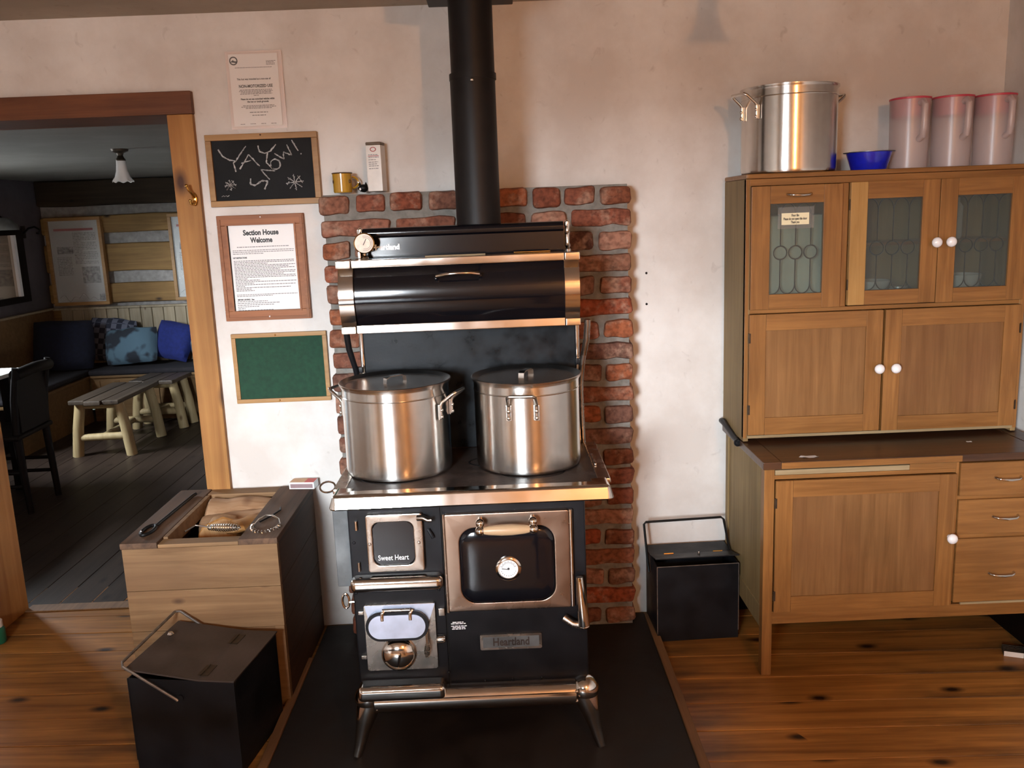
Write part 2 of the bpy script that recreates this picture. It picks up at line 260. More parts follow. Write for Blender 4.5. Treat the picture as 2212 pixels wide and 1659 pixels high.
# ------------------------------------------------------------------ geometry helpers
class B:
    def __init__(s): s.bm = bmesh.new()
    def box(s, x0, x1, y0, y1, z0, z1, bev=0, seg=2, rot=None, piv=None):
        r = bmesh.ops.create_cube(s.bm, size=1.0); vs_ = r['verts']
        for v in vs_: v.co = Vector(((x0 + x1) / 2 + v.co.x * (x1 - x0), (y0 + y1) / 2 + v.co.y * (y1 - y0), (z0 + z1) / 2 + v.co.z * (z1 - z0)))
        if bev:
            es = list({e for v in vs_ for e in v.link_edges})
            g = bmesh.ops.bevel(s.bm, geom=es, offset=bev, segments=seg, profile=.5, affect='EDGES')
            vs_ = list({v for f in g['faces'] for v in f.verts} | {v for v in vs_ if v.is_valid})
        if rot is not None:
            p = Vector(piv) if piv else Vector(((x0 + x1) / 2, (y0 + y1) / 2, (z0 + z1) / 2))
            for v in vs_: v.co = p + rot @ (v.co - p)
        return s
    def grid(s, rings, close_u=True, cap0=False, cap1=False, flip=False):
        """rings: list of lists of points (same length)"""
        vv = [[s.bm.verts.new(p) for p in r] for r in rings]; n = len(vv[0])
        for i in range(len(vv) - 1):
            for j in range(n if close_u else n - 1):
                k = (j + 1) % n
                q = [vv[i][j], vv[i][k], vv[i + 1][k], vv[i + 1][j]]
                if flip: q.reverse()
                try: s.bm.faces.new(q)
                except ValueError: pass
        if cap0: s.bm.faces.new(vv[0][::-1] if not flip else vv[0])
        if cap1: s.bm.faces.new(vv[-1] if not flip else vv[-1][::-1])
        return s
    def lathe(s, prof, c=(0, 0, 0), n=40, axis='z', cap0=True, cap1=True):
        """prof: list of (radius, height) from bottom up"""
        c = Vector(c); rings = []
        for r, h in prof:
            r = max(r, 1e-5); ring = []
            for k in range(n):
                a = 2 * pi * k / n; u, w = r * math.cos(a), r * math.sin(a)
                p = {'z': (u, w, h), 'y': (u, -h, w), 'x': (h, u, w)}[axis]
                ring.append(c + Vector(p))
            rings.append(ring)
        return s.grid(rings, True, cap0, cap1)
    def tube(s, pts, r, n=10, closed=False, caps=True):
        pts = [Vector(p) for p in pts]; m = len(pts); rad = r if isinstance(r, (list, tuple)) else [r] * m
        rings = []; up0 = None
        for i, p in enumerate(pts):
            if closed: t = (pts[(i + 1) % m] - pts[i - 1])
            else: t = pts[min(i + 1, m - 1)] - pts[max(i - 1, 0)]
            t = t.normalized() if t.length > 1e-9 else Vector((0, 0, 1))
            if up0 is None: up0 = Vector((0, 0, 1)) if abs(t.z) < .9 else Vector((1, 0, 0))
            a = up0 - t * up0.dot(t)
            if a.length < 1e-6: a = t.orthogonal()
            a.normalize(); b = t.cross(a); up0 = a
            rings.append([p + (a * math.cos(2 * pi * k / n) + b * math.sin(2 * pi * k / n)) * rad[i] for k in range(n)])
        if closed: rings.append(rings[0][:]); 
        return s.grid(rings, True, caps and not closed, caps and not closed, flip=True)
    def prism(s, poly, a0, a1, axis='y', bev=0, seg=2):
        """poly in the plane normal to axis; extruded from a0 to a1"""
        f = {'y': lambda p, a: (p[0], a, p[1]), 'x': lambda p, a: (a, p[0], p[1]), 'z': lambda p, a: (p[0], p[1], a)}[axis]
        v0 = [s.bm.verts.new(f(p, a0)) for p in poly]; v1 = [s.bm.verts.new(f(p, a1)) for p in poly]; n = len(poly)
        fs = [s.bm.faces.new(v0), s.bm.faces.new(v1[::-1])]
        for i in range(n): fs.append(s.bm.faces.new((v0[(i + 1) % n], v0[i], v1[i], v1[(i + 1) % n])))
        if bev:
            es = list({e for e in fs[0].edges} | {e for e in fs[1].edges})
            bmesh.ops.bevel(s.bm, geom=es, offset=bev, segments=seg, profile=.5, affect='EDGES')
        return s
    def ring(s, outer, inner, y0, y1, axis='y', bev=0):
        """flat ring between two polygons with the same count of points"""
        f = {'y': lambda p, a: (p[0], a, p[1]), 'x': lambda p, a: (a, p[0], p[1]), 'z': lambda p, a: (p[0], p[1], a)}[axis]
        R = [[f(p, y0) for p in outer], [f(p, y0) for p in inner], [f(p, y1) for p in inner], [f(p, y1) for p in outer], [f(p, y0) for p in outer]]
        vv = [[s.bm.verts.new(p) for p in r] for r in R[:4]]; vv.append(vv[0]); n = len(outer)
        for i in range(4):
            for j in range(n):
                k = (j + 1) % n; s.bm.faces.new((vv[i][j], vv[i][k], vv[i + 1][k], vv[i + 1][j]))
        if bev:
            es = []
            for i in (0, 1):
                for j in range(n): 
                    e = s.bm.edges.get((vv[i][j], vv[i][(j + 1) % n])); es.append(e)
            bmesh.ops.bevel(s.bm, geom=[e for e in es if e], offset=bev, segments=2, profile=.5, affect='EDGES')
        return s
    def ball(s, c, r, sc=(1, 1, 1), u=20, v=12):
        g = bmesh.ops.create_uvsphere(s.bm, u_segments=u, v_segments=v, radius=1.0)
        for w in g['verts']: w.co = Vector(c) + Vector((w.co.x * r * sc[0], w.co.y * r * sc[1], w.co.z * r * sc[2]))
        return s
    def xf(s, mat):
        bmesh.ops.transform(s.bm, matrix=mat, verts=s.bm.verts); return s
    def jit(s, amt, sc=8.0, seed=0.0):
        for v in s.bm.verts:
            d = noise.noise_vector(v.co * sc + Vector((seed, seed * 1.7, seed * .3))); v.co += d * amt
        return s
    def mesh(s, name, off=None, smooth=True):
        bmesh.ops.recalc_face_normals(s.bm, faces=s.bm.faces)
        if off is not None:
            for v in s.bm.verts: v.co -= off
        me = bpy.data.meshes.new(name); s.bm.to_mesh(me); s.bm.free()
        if smooth:
            me.polygons.foreach_set('use_smooth', [True] * len(me.polygons)); me.set_sharp_from_angle(angle=math.radians(38))
        return me
def rrect(x0, x1, z0, z1, r, n=5):
    p = []
    for cx, cz, a in ((x1 - r, z1 - r, 0), (x0 + r, z1 - r, 90), (x0 + r, z0 + r, 180), (x1 - r, z0 + r, 270)):
        for k in range(n + 1):
            t = math.radians(a + 90 * k / n); p.append((cx + r * math.cos(t), cz + r * math.sin(t)))
    return p
def tag(o, label=None, cat=None, group=None, kind=None):
    if label: o['label'] = label
    if cat: o['category'] = cat
    if group: o['group'] = group
    if kind: o['kind'] = kind
    return o
def thing(name, label, cat, loc=(0, 0, 0), rotz=0.0, group=None, kind=None):
    o = bpy.data.objects.new(name, None); COL.objects.link(o); o.empty_display_size = .05
    o.location = loc; o.rotation_euler = (0, 0, rotz)
    if kind: o['kind'] = kind
    return tag(o, label, cat, group)
def rootloc(p):
    v = Vector((0, 0, 0))
    while p is not None: v += p.location; p = p.parent
    return v
def wn(o):
    m = o.modifiers.new('weighted_normal', 'WEIGHTED_NORMAL'); m.keep_sharp = True; m.weight = 100
def part(name, b, mat, parent, label=None, local=False, kind=None):
    """one mesh; world coordinates unless local"""
    me = b if isinstance(b, bpy.types.Mesh) else b.mesh(name, None if local or parent is None else rootloc(parent))
    if mat is not None and not me.materials: me.materials.append(mat)
    o = bpy.data.objects.new(name, me); COL.objects.link(o); o.parent = parent; wn(o)
    return tag(o, label, None, None, kind)
def solo(name, b, mat, label, cat, loc=None, group=None):
    """a thing that is one mesh; world coordinates, origin set to loc"""
    off = Vector(loc) if loc else None
    me = b.mesh(name, off); me.materials.append(mat); o = bpy.data.objects.new(name, me); COL.objects.link(o); wn(o)
    if loc: o.location = loc
    return tag(o, label, cat, group)
def struct(name, b, mat, label=None, cat=None):
    me = b.mesh(name); me.materials.append(mat); o = bpy.data.objects.new(name, me); COL.objects.link(o); o['kind'] = 'structure'; wn(o)
    return tag(o, label, cat)
def copy_tree(o, parent=None):
    c = o.copy(); COL.objects.link(c); c.parent = parent
    for ch in [x for x in bpy.data.objects if x.parent == o]: copy_tree(ch, c)
    return c
def text_bm(s, size, bold=0.0, ext=.0004, spacing=1.0):
    cu = bpy.data.curves.new('t', 'FONT'); cu.body = s; cu.size = size; cu.extrude = ext; cu.offset = bold; cu.align_x = 'CENTER'; cu.align_y = 'CENTER'; cu.resolution_u = 3; cu.space_character = spacing
    ob = bpy.data.objects.new('t', cu); COL.objects.link(ob)
    dg = bpy.context.evaluated_depsgraph_get(); me = bpy.data.meshes.new_from_object(ob.evaluated_get(dg))
    b = B(); b.bm.from_mesh(me); bpy.data.objects.remove(ob); bpy.data.curves.remove(cu); bpy.data.meshes.remove(me)
    return b
def text_front(s, size, x, y, z, width=None, bold=0.0, tilt=0.0):
    """lettering on a face that looks towards -Y, centred on (x, z)"""
    b = text_bm(s, size, bold)
    if width:
        xs = [v.co.x for v in b.bm.verts]; k = width / max(1e-6, max(xs) - min(xs)); b.xf(Matrix.Diagonal((k, 1, 1, 1)))
    m = Matrix(((1, 0, 0, x), (0, 0, -1, y), (0, 1, 0, z), (0, 0, 0, 1)))
    return b.xf(m @ Matrix.Rotation(tilt, 4, 'Z'))
def word_lines(b, x0, x1, y, rows, h, rnd, ragged=.75, center=False):
    """rows of little printed words: rows = list of (z, fill)"""
    for z, fill in rows:
        L = (x1 - x0) * fill; s0 = (x0 + x1) / 2 - L / 2 if center else x0; x = s0
        while x < s0 + L:
            w = rnd.uniform(.35, 1.0) * h * 5; w = min(w, s0 + L - x)
            if w < h: break
            b.box(x, x + w, y - .0004, y, z - h / 2, z + h / 2); x += w + h * .8
    return b

# ------------------------------------------------------------------ the setting
ROOM_X0, ROOM_X1, ROOM_Y0, CEIL = -2.90, 1.814, -4.80, 2.29
PX0, PX1, PY0, PY1, PCEIL = -3.90, -0.60, 0.25, 4.45, 1.985
DX0, DX1, DTOP = -2.06, -1.135, 1.955       # doorway

# kitchen floor: wide pine planks running across the room
fl = struct('floor', B().box(ROOM_X0, ROOM_X1, ROOM_Y0, 0.27, -.06, -.024), M['floor'])
ang = math.radians(-2.0)
pl_me = []
for k in range(4):
    b = B().box(-2.55, 2.55, -.0745, .0745, -.024, 0, .0012, 1); pl_me.append(b.mesh('plank')); pl_me[-1].materials.append(M['floor'])
y = 0.36; i = 0
while y > -4.85:
    o = bpy.data.objects.new('plank', pl_me[i % 4]); COL.objects.link(o); wn(o); o.parent = fl
    o.location = (-.54 + math.sin(ang) * 0, y, random.uniform(-.0012, .0006)); o.rotation_euler = (0, 0, ang); y -= .1525; i += 1
# parlor floor: boards running away from the door
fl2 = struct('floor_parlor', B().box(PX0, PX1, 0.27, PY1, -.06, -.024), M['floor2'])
b = B().box(-.068, .068, .262, PY1, -.024, 0, .0012, 1); pm = b.mesh('plank'); pm.materials.append(M['floor2'])
x = PX0 + .07
while x < PX1 - .05:
    o = bpy.data.objects.new('plank', pm); COL.objects.link(o); wn(o); o.parent = fl2; o.location = (x, 0, random.uniform(-.001, .0005)); x += .139
# walls
wb = B()
wb.box(PX0 - .05, DX0 - .03, 0, .25, 0, CEIL); wb.box(DX1 + .015, ROOM_X1 + .1, 0, .25, 0, CEIL); wb.box(DX0 - .03, DX1 + .015, 0, .25, DTOP + .02, CEIL)
struct('wall_back', wb, M['plaster'])
struct('wall_right', B().box(ROOM_X1, ROOM_X1 + .1, ROOM_Y0, 0, 0, CEIL), M['plaster'])
struct('wall_left', B().box(ROOM_X0 - .1, ROOM_X0, ROOM_Y0, 0, 0, CEIL), M['plaster'])
WX0, WX1, WZ0, WZ1 = -1.60, -.80, .98, 2.10
wf = B(); wf.box(ROOM_X0, WX0, ROOM_Y0 - .12, ROOM_Y0, 0, CEIL); wf.box(WX1, ROOM_X1, ROOM_Y0 - .12, ROOM_Y0, 0, CEIL); wf.box(WX0, WX1, ROOM_Y0 - .12, ROOM_Y0, 0, WZ0); wf.box(WX0, WX1, ROOM_Y0 - .12, ROOM_Y0, WZ1, CEIL)
struct('wall_front', wf, M['plaster'])
struct('ceiling', B().box(ROOM_X0 - .1, ROOM_X1 + .1, ROOM_Y0 - .12, 0, CEIL, CEIL + .06), M['ceil'])
struct('dark_strip_right', B().box(ROOM_X1 - .018, ROOM_X1, ROOM_Y0, -.02, 0, .17, .004), M['dark_wood'])  # added dark strip, stands in for the shade under the cabinet
struct('dark_strip_back', B().box(.83, ROOM_X1 - .02, -.016, 0, 0, .17, .004), M['dark_wood'])  # added along the back wall too, its dark colour imitates shade
# kitchen window behind the camera
wr = struct('window_1', B().ring([(WX0, WZ0), (WX1, WZ0), (WX1, WZ1), (WX0, WZ1)], [(WX0 + .05, WZ0 + .05), (WX1 - .05, WZ0 + .05), (WX1 - .05, WZ1 - .05), (WX0 + .05, WZ1 - .05)], ROOM_Y0 - .12, ROOM_Y0 - .06), M['frame_oak'])
part('muntin', B().box(WX0 + .05, WX1 - .05, ROOM_Y0 - .10, ROOM_Y0 - .08, 1.53, 1.55), M['frame_oak'], wr)
part('pane', B().box(WX0 + .05, WX1 - .05, ROOM_Y0 - .092, ROOM_Y0 - .088, WZ0 + .05, WZ1 - .05), M['glass'], wr)
# parlor shell
pw = B(); pw.box(PX0, PX1, PY1, PY1 + .1, 0, PCEIL)
pb = struct('wall_parlor_back', pw, M['chink'])
for z0, z1, m in ((1.768, 1.985, 'log_beam'), (1.54, 1.688, 'log_h'), (1.205, 1.447, 'log_h'), (.945, 1.110, 'log_h'), (.66, .90, 'log_h'), (.36, .60, 'log_h'), (.05, .30, 'log_h')):
    b = B().box(PX0, PX1, PY1 - .045 if m != 'log_beam' else PY1 - .07, PY1 + .02, z0, z1, .018, 2)
    es = [e for e in b.bm.edges if abs(e.verts[0].co.x - e.verts[1].co.x) > 1]
    bmesh.ops.subdivide_edges(b.bm, edges=es, cuts=26)
    for v in b.bm.verts: v.co.z += .012 * noise.noise(Vector((v.co.x * 2.2, z0 * 7, v.co.z * 3)))
    part('log', b, M[m], pb)
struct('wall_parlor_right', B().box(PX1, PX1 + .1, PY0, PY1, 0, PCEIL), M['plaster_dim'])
QY0, QY1, QZ0, QZ1 = 1.66, 2.34, 1.20, 1.80
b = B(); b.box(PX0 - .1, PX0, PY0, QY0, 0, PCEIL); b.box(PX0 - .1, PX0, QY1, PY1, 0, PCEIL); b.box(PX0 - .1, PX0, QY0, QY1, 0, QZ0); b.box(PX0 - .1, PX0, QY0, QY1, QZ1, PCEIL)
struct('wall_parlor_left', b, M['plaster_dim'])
w2 = struct('window_2', B().ring([(QY0, QZ0), (QY1, QZ0), (QY1, QZ1), (QY0, QZ1)], [(QY0 + .04, QZ0 + .04), (QY1 - .04, QZ0 + .04), (QY1 - .04, QZ1 - .04), (QY0 + .04, QZ1 - .04)], PX0 - .09, PX0 - .03, 'x'), M['bench_wood'])
part('pane', B().box(PX0 - .062, PX0 - .058, QY0 + .04, QY1 - .04, QZ0 + .04, QZ1 - .04), M['glass'], w2)
struct('ceiling_parlor', B().box(PX0 - .1, PX1 + .1, PY0, PY1 + .1, PCEIL, PCEIL + .06), M['ceil2'])
# doorway woodwork
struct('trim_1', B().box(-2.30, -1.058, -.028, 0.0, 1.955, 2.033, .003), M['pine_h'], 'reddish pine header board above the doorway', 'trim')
struct('trim_2', B().box(-1.150, -1.060, -.024, 0.0, 0.0, 1.955, .003), M['pine_v'], 'knotty pine casing board up the right of the doorway', 'trim')
struct('trim_3', B().box(DX0 - .03, DX0, -.024, .27, 0, 1.955, .003), M['pine_v'], 'pine lining of the doorway at its left side', 'trim')
struct('trim_4', B().box(DX1, DX1 + .015, -.0, .262, 0, 1.955, .002), M['pine_v'], 'pine lining of the doorway at its right side', 'trim')
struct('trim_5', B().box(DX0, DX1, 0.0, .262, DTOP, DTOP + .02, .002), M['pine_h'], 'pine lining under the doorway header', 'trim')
struct('trim_6', B().box(DX0, DX1, .235, .30, 0, .006, .002), M['strip'], 'worn threshold strip in the doorway floor', 'trim')

# ------------------------------------------------------------------ hearth, brick heat shield, stovepipe
h = thing('hearth_pad', 'flat black hearth sheet with wooden edge strips under the stove', 'hearth pad', (-.11, -.8, 0))
part('sheet', B().box(-.735, .503, -1.75, -.04, 0.0, .018, .003), M['hearth'], h)
part('edge_strip', B().box(.503, .533, -1.75, -.06, 0, .024, .004), M['strip'], h)
part('edge_strip', B().box(-.765, -.735, -1.75, -.30, 0, .024, .004), M['strip'], h)

bw = thing('brick_heat_shield', 'old red brick heat shield with grey mortar behind the cook stove', 'brick wall', (-.08, -.06, .018))
BX0, BX1, BZ0, BZ1 = -.617, .458, .018, 1.662
NC = 21; ch = (BZ1 - BZ0) / NC
core = B().box(BX0 + .010, BX1 - .010, -.126, -.002, BZ0, BZ1 - .006)
part('mortar', core, M['mortar'], bw)
def brick_mesh(L, seed):
    b = B().box(-L / 2, L / 2, -.077, .052, -.0305, .0305, .012, 2)
    for e in range(1): bmesh.ops.subdivide_edges(b.bm, edges=[e for e in b.bm.edges if e.calc_length() > .05], cuts=3, use_grid_fill=True)
    b.jit(.008, 19, seed); me = b.mesh('brick'); me.materials.append(M['brick']); return me
head = [brick_mesh(.096, 3.1 * k + 1) for k in range(7)]; stre = [brick_mesh(.203, 5.3 * k + 2) for k in range(7)]
rb = random.Random(11)
for c in range(NC):
    z = BZ1 - ch * (c + .5); x = BX0; plan = []
    first = (c % 2 == 0)
    while x < BX1 - .03:
        if not plan:
            n_ = 9 if first else 5; ws = [rb.uniform(.88, 1.12) for _ in range(n_)]
            if not first: ws[rb.choice((1, 2, 3))] *= .55
            tot = (BX1 - BX0) - .019 * (n_ - 1); plan = [w_ * tot / sum(ws) for w_ in ws]
        L = plan.pop(0); x1 = x + L
        src = rb.choice(head if L < .155 else stre); base = .096 if L < .155 else .203
        o = bpy.data.objects.new('brick', src); COL.objects.link(o); o.parent = bw
        o.location = Vector(((x + x1) / 2 + rb.uniform(-.002, .002), -.066 + rb.uniform(-.004, .005), z + rb.uniform(-.004, .004))) - bw.location
        o.rotation_euler = (0, rb.uniform(-.018, .018), (pi if rb.random() < .0 else 0)); o.scale = (L / base * 1.0, 1, rb.uniform(.94, 1.08))
        x = x1 + .019

sp = thing('stovepipe', 'matte black stovepipe rising from the stove to the ceiling', 'stovepipe', (-.062, -.44, 1.5))
part('lower_pipe', B().lathe([(.069, 1.48), (.069, 1.985)], (-.064, -.44, 0), 48), M['pipe'], sp)
part('upper_pipe', B().lathe([(.0665, 1.975), (.0665, 2.225)], (-.062, -.44, 0), 48), M['pipe'], sp)
part('pipe_joint', B().lathe([(.0715, 1.972), (.0715, 1.99)], (-.063, -.44, 0), 48), M['pipe'], sp)
part('ceiling_support_box', B().box(-.195, .070, -.575, -.305, 2.214, CEIL, .003), M['black'], sp)
part('screw', B().ball((-.064, -.511, 1.964), .006), M['steel_wire'], sp, 'tiny shiny screw on the pipe joint')

# ------------------------------------------------------------------ things on top of the bricks
t = thing('enamel_mug', 'yellow enamel mug with dark rim on the brick ledge', 'mug', (-.545, -.062, 1.664))
part('cup', B().lathe([(.031, 0), (.0335, .004), (.0345, .066), (.0325, .066), (.031, .006), (.001, .005)], (0, 0, 0), 36, cap1=False), M['yellow'], t, local=True)
part('rim', B().tube([(.0345 * math.cos(a), .0345 * math.sin(a), .067) for a in [2 * pi * k / 36 for k in range(36)]], .0022, 8, True), M['brownrim'], t, local=True)
part('handle', B().tube([(.030 + .022 * math.sin(a), .010 + .01 * math.sin(a), .035 + .02 * math.cos(a)) for a in [pi * k / 10 for k in range(11)]], .0035, 8), M['yellow'], t, local=True)
part('print_mark', B().tube([(.0285 + .0035 * math.cos(a) * .6, -.0205 + .0035 * math.cos(a) * .8, .038 + .0055 * math.sin(a)) for a in [2 * pi * k / 16 for k in range(16)]], .0011, 6, True), M['brownrim'], t, local=True)
part('print_mark', B().tube([(-.0295 + .003 * math.cos(a) * .6, -.0195 - .003 * math.cos(a) * .8, .038 + .0055 * math.sin(a)) for a in [2 * pi * k / 16 for k in range(16)]], .0011, 6, True), M['brownrim'], t, local=True)
t = thing('figurine', 'small black eared ornament between yellow mug and white carton', 'ornament', (-.474, -.062, 1.664))
part('body', B().ball((0, 0, .013), .016, (1.15, .9, .85)).jit(.002, 60), M['black'], t, local=True)
part('ear', B().lathe([(.006, 0), (.001, .012)], (-.011, 0, .022), 10), M['black'], t, local=True)
part('ear', B().lathe([(.006, 0), (.001, .012)], (.010, 0, .022), 10), M['black'], t, local=True)
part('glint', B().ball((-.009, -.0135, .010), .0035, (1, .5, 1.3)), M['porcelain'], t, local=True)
t = thing('carton', 'tall white printed carton with brown top on the brick ledge', 'carton', (-.424, -.055, 1.664), math.radians(-8))
part('box', B().box(-.027, .027, -.03, .03, 0, .158, .003), M['carton'], t, local=True)
part('top_flap', B().box(-.027, .027, -.028, .03, .158, .168, .003), M['carton_top'], t, local=True)
part('logo', B().ring([(.011 * math.cos(a), .143 + .008 * math.sin(a)) for a in [2 * pi * k / 24 for k in range(24)]], [(.008 * math.cos(a), .143 + .0055 * math.sin(a)) for a in [2 * pi * k / 24 for k in range(24)]], -.0306, -.030), M['ink_red'], t, local=True)
wl = B(); rnd = random.Random(3); word_lines(wl, -.018, .019, -.0302, [(.125, .9), (.116, 1.0), (.108, .7), (.100, .9), (.0935, .8), (.087, .95), (.078, 1.0)], .0022, rnd); part('printed_text', wl, M['ink_soft'], t, local=True, kind='stuff')
part('printed_rule', B().box(-.019, .019, -.0306, -.03, .1195, .1215), M['ink_red'], t, local=True)

# ------------------------------------------------------------------ notices on the wall
t = thing('laminated_notice', 'laminated white paper notice with printed text taped above the chalkboard', 'notice', (-.834, -.003, 1.9))
nb = B(); nb.grid([[(-.932 + .196 * u / 8 + (.002 if v % 2 else 0) * (1 if u == 8 else 0), -.0035 - .003 * abs(math.sin(u * .7 + v * .4)) * (.4 + v / 12), 1.898 + .262 * v / 12) for u in range(9)] for v in range(13)], False)
part('sleeve', nb, M['sleeve'], t)
part('paper', B().box(-.920, -.750, -.0085, -.0078, 1.908, 2.150), M['paper'], t)
part('film', B().box(-.930, -.738, -.0104, -.0100, 1.900, 2.157), M['film'], t)
NY = -.0088
part('logo', B().ring([(-.903 + .0145 * math.cos(a), 2.128 + .0145 * math.sin(a)) for a in [2 * pi * k / 28 for k in range(28)]], [(-.903 + .0105 * math.cos(a), 2.128 + .0105 * math.sin(a)) for a in [2 * pi * k / 28 for k in range(28)]], NY - .0004, NY).prism([(-.914, 2.124), (-.905, 2.131), (-.9, 2.127), (-.888, 2.126), (-.896, 2.121)], NY - .0004, NY), M['ink'], t, 'round black emblem')
part('heading', text_front('NON-MOTORIZED USE', .014, -.833, NY, 2.042, .118, .0004), M['ink'], t)
part('heading', text_front('This hut was intended as a non-use of', .0085, -.838, NY, 2.066, .118, .0002), M['ink'], t)
part('heading', text_front('Please do not use motorized vehicles within', .008, -.83, NY, 1.999, .118, .0003), M['ink'], t)
part('heading', text_front('the hut or track grounds', .008, -.83, NY, 1.990, .075, .0003), M['ink'], t)
wl = B(); rnd = random.Random(5)
word_lines(wl, -.900, -.772, NY, [(2.1045, 1.0)], .0018, rnd); word_lines(wl, -.79, -.757, NY, [(2.125, 1), (2.121, .8), (2.117, 1), (2.113, .9)], .0018, rnd)
word_lines(wl, -.893, -.775, NY, [(2.030, .95), (2.0255, 1.0), (2.021, .9), (2.0165, .95), (2.011, .15)], .0022, rnd, center=True)
word_lines(wl, -.890, -.768, NY, [(1.977, .9), (1.9725, 1), (1.968, .75)], .0022, rnd, center=True); word_lines(wl, -.87, -.79, NY, [(1.954, .8), (1.944, .6)], .0026, rnd, center=True)
for xx in (-.898, -.863, -.825, -.79): word_lines(wl, xx, xx + .019, NY, [(1.915, 1)], .002, rnd)
part('printed_text', wl, M['ink_soft'], t, kind='stuff')

def board(name, label, cat, x0, x1, z0, z1, fw, fd, fmat, face, face_in=.008):
    t = thing(name, label, cat, ((x0 + x1) / 2, 0, z0))
    for nm, (a, b_, c, d) in {'frame_top': (x0, x1, z1 - fw, z1), 'frame_bottom': (x0, x1, z0, z0 + fw), 'frame_side': (x0, x0 + fw, z0 + fw, z1 - fw), 'frame_side.': (x1 - fw, x1, z0 + fw, z1 - fw)}.items():
        part(nm.rstrip('.'), B().box(a, b_, -fd, -.001, c, d, .002), fmat, t)
    part('panel', B().box(x0 + fw - .003, x1 - fw + .003, -fd + face_in, -.002, z0 + fw - .003, z1 - fw + .003), face, t)
    return t
t = board('chalkboard', 'small oak framed chalkboard reading YAY SNOW! beside the stove', 'chalkboard', -1.028, -.632, 1.632, 1.882, .021, .02, M['frame_oak'], M['chalkboard'], .009)
# chalk strokes (u to the right, v up, measured on the board face)
cb = B(); cy = -.0113
def stroke(pts, w=.0030):
    P_ = [Vector((p[0], cy, p[1])) for p in pts]
    for i in range(len(P_) - 1):
        a, c = P_[i], P_[i + 1]; d = (c - a); L = d.length; d.normalize(); nrm = Vector((-d.z, 0, d.x)); n = max(1, int(L / .006))
        for k in range(n):
            q0 = a + d * (L * k / n); q1 = a + d * (L * (k + 1) / n); ww = w * random.uniform(.55, 1.15); off = nrm * random.uniform(-.0006, .0006)
            vv = [cb.bm.verts.new(q + off + nrm * s_ * ww + Vector((0, 0, 0))) for q, s_ in ((q0, -1), (q1, -1), (q1, 1), (q0, 1))]
            cb.bm.faces.new(vv)
def sp_(u, v): return (-1.007 + .354 * u, 1.653 + .208 * v)
S = lambda pts, w=.0030: stroke([sp_(*p) for p in pts], w * .82)
S([(.06, .86), (.10, .74), (.16, .68), (.23, .66)]); S([(.34, .90), (.27, .76), (.23, .66), (.20, .63), (.22, .48)])
S([(.26, .52), (.36, .76)]); S([(.36, .76), (.46, .56)]); S([(.28, .62), (.38, .66)], .0022)
S([(.46, .90), (.47, .80), (.52, .77), (.58, .80), (.64, .91)]); S([(.55, .78), (.53, .62)])
S([(.49, .17), (.53, .30), (.47, .32), (.40, .24), (.35, .27), (.36, .36)], .0036)
S([(.55, .33), (.47, .50)]); S([(.47, .50), (.61, .47)]); S([(.61, .47), (.53, .62)])
S([(.62 + .05 * math.cos(a), .58 + .085 * math.sin(a)) for a in [2 * pi * k / 14 for k in range(15)]])
S([(.62, .76), (.71, .66)]); S([(.71, .66), (.71, .78)]); S([(.71, .78), (.79, .72)]); S([(.79, .72), (.75, .90)])
S([(.80, .97), (.86, .79)], .0035); S([(.88, .745), (.89, .735)], .004)
for cx_, cz_, r_ in ((.15, .26, .06), (.80, .27, .09)):
    for k in range(4):
        a = pi * k / 4 + .1; S([(cx_ - r_ * math.cos(a), cz_ - 1.5 * r_ * math.sin(a)), (cx_ + r_ * math.cos(a), cz_ + 1.5 * r_ * math.sin(a))], .0018)
    for k in range(8):
        a = pi * k / 4 + .1; px_, pz_ = cx_ + .75 * r_ * math.cos(a), cz_ + 1.1 * r_ * math.sin(a); S([(px_ - .012, pz_ + .03 * math.sin(a + 1)), (px_ + .012, pz_ - .03 * math.sin(a + 1))], .0016)
S([(.05, .07), (.07, .09), (.08, .07), (.10, .09), (.11, .07), (.13, .09)], .0012)
part('chalk_writing', cb, M['chalk'], t, 'white chalk letters and snowflakes')
part('nail', B().ball((-.83, -.021, 1.876), .003), M['brownrim'], t)

t = board('framed_notice', 'redwood framed Section House Welcome notice under the chalkboard', 'framed notice', -1.014, -.703, 1.221, 1.601, .036, .022, M['frame_red'], M['paper'], .012)
part('inner_bead', B().ring([(-.984, 1.251), (-.733, 1.251), (-.733, 1.571), (-.984, 1.571)], [(-.978, 1.257), (-.739, 1.257), (-.739, 1.565), (-.978, 1.565)], -.026, -.01), M['frame_red'], t)
part('outer_bead', B().ring([(-1.010, 1.225), (-.707, 1.225), (-.707, 1.597), (-1.010, 1.597)], [(-1.000, 1.235), (-.717, 1.235), (-.717, 1.587), (-1.000, 1.587)], -.026, -.01), M['frame_red'], t)
NY = -.0104
part('heading', text_front('Section House', .026, -.862, NY, 1.537, .128, .0010), M['ink'], t); part('heading', text_front('Welcome', .026, -.862, NY, 1.510, .080, .0010), M['ink'], t)
wl = B(); rnd = random.Random(8); x0, x1 = -.969, -.748
word_lines(wl, x0, x1, NY, [(1.487, .85)], .0024, rnd, center=True); word_lines(wl, x0, x1, NY, [(1.475, 1), (1.469, 1), (1.463, .5)], .0022, rnd)
rows = [(1.4375 - .0054 * k, (1, 1, .55, 1, .9, 1, .75, 1, 1, .8, 1, 1, .2, .4, 1, .3, 1, .15, .9, .25, .3)[k % 21]) for k in range(21)]
word_lines(wl, x0, x1, NY, rows, .0024, rnd); word_lines(wl, x0, x1, NY, [(1.315, 1), (1.310, .6)], .0022, rnd)
word_lines(wl, x0, x1, NY, [(1.297 - .0065 * k, f) for k, f in enumerate((.45, .5, .7, .6, .35, .12, .6))][1:], .0024, rnd)
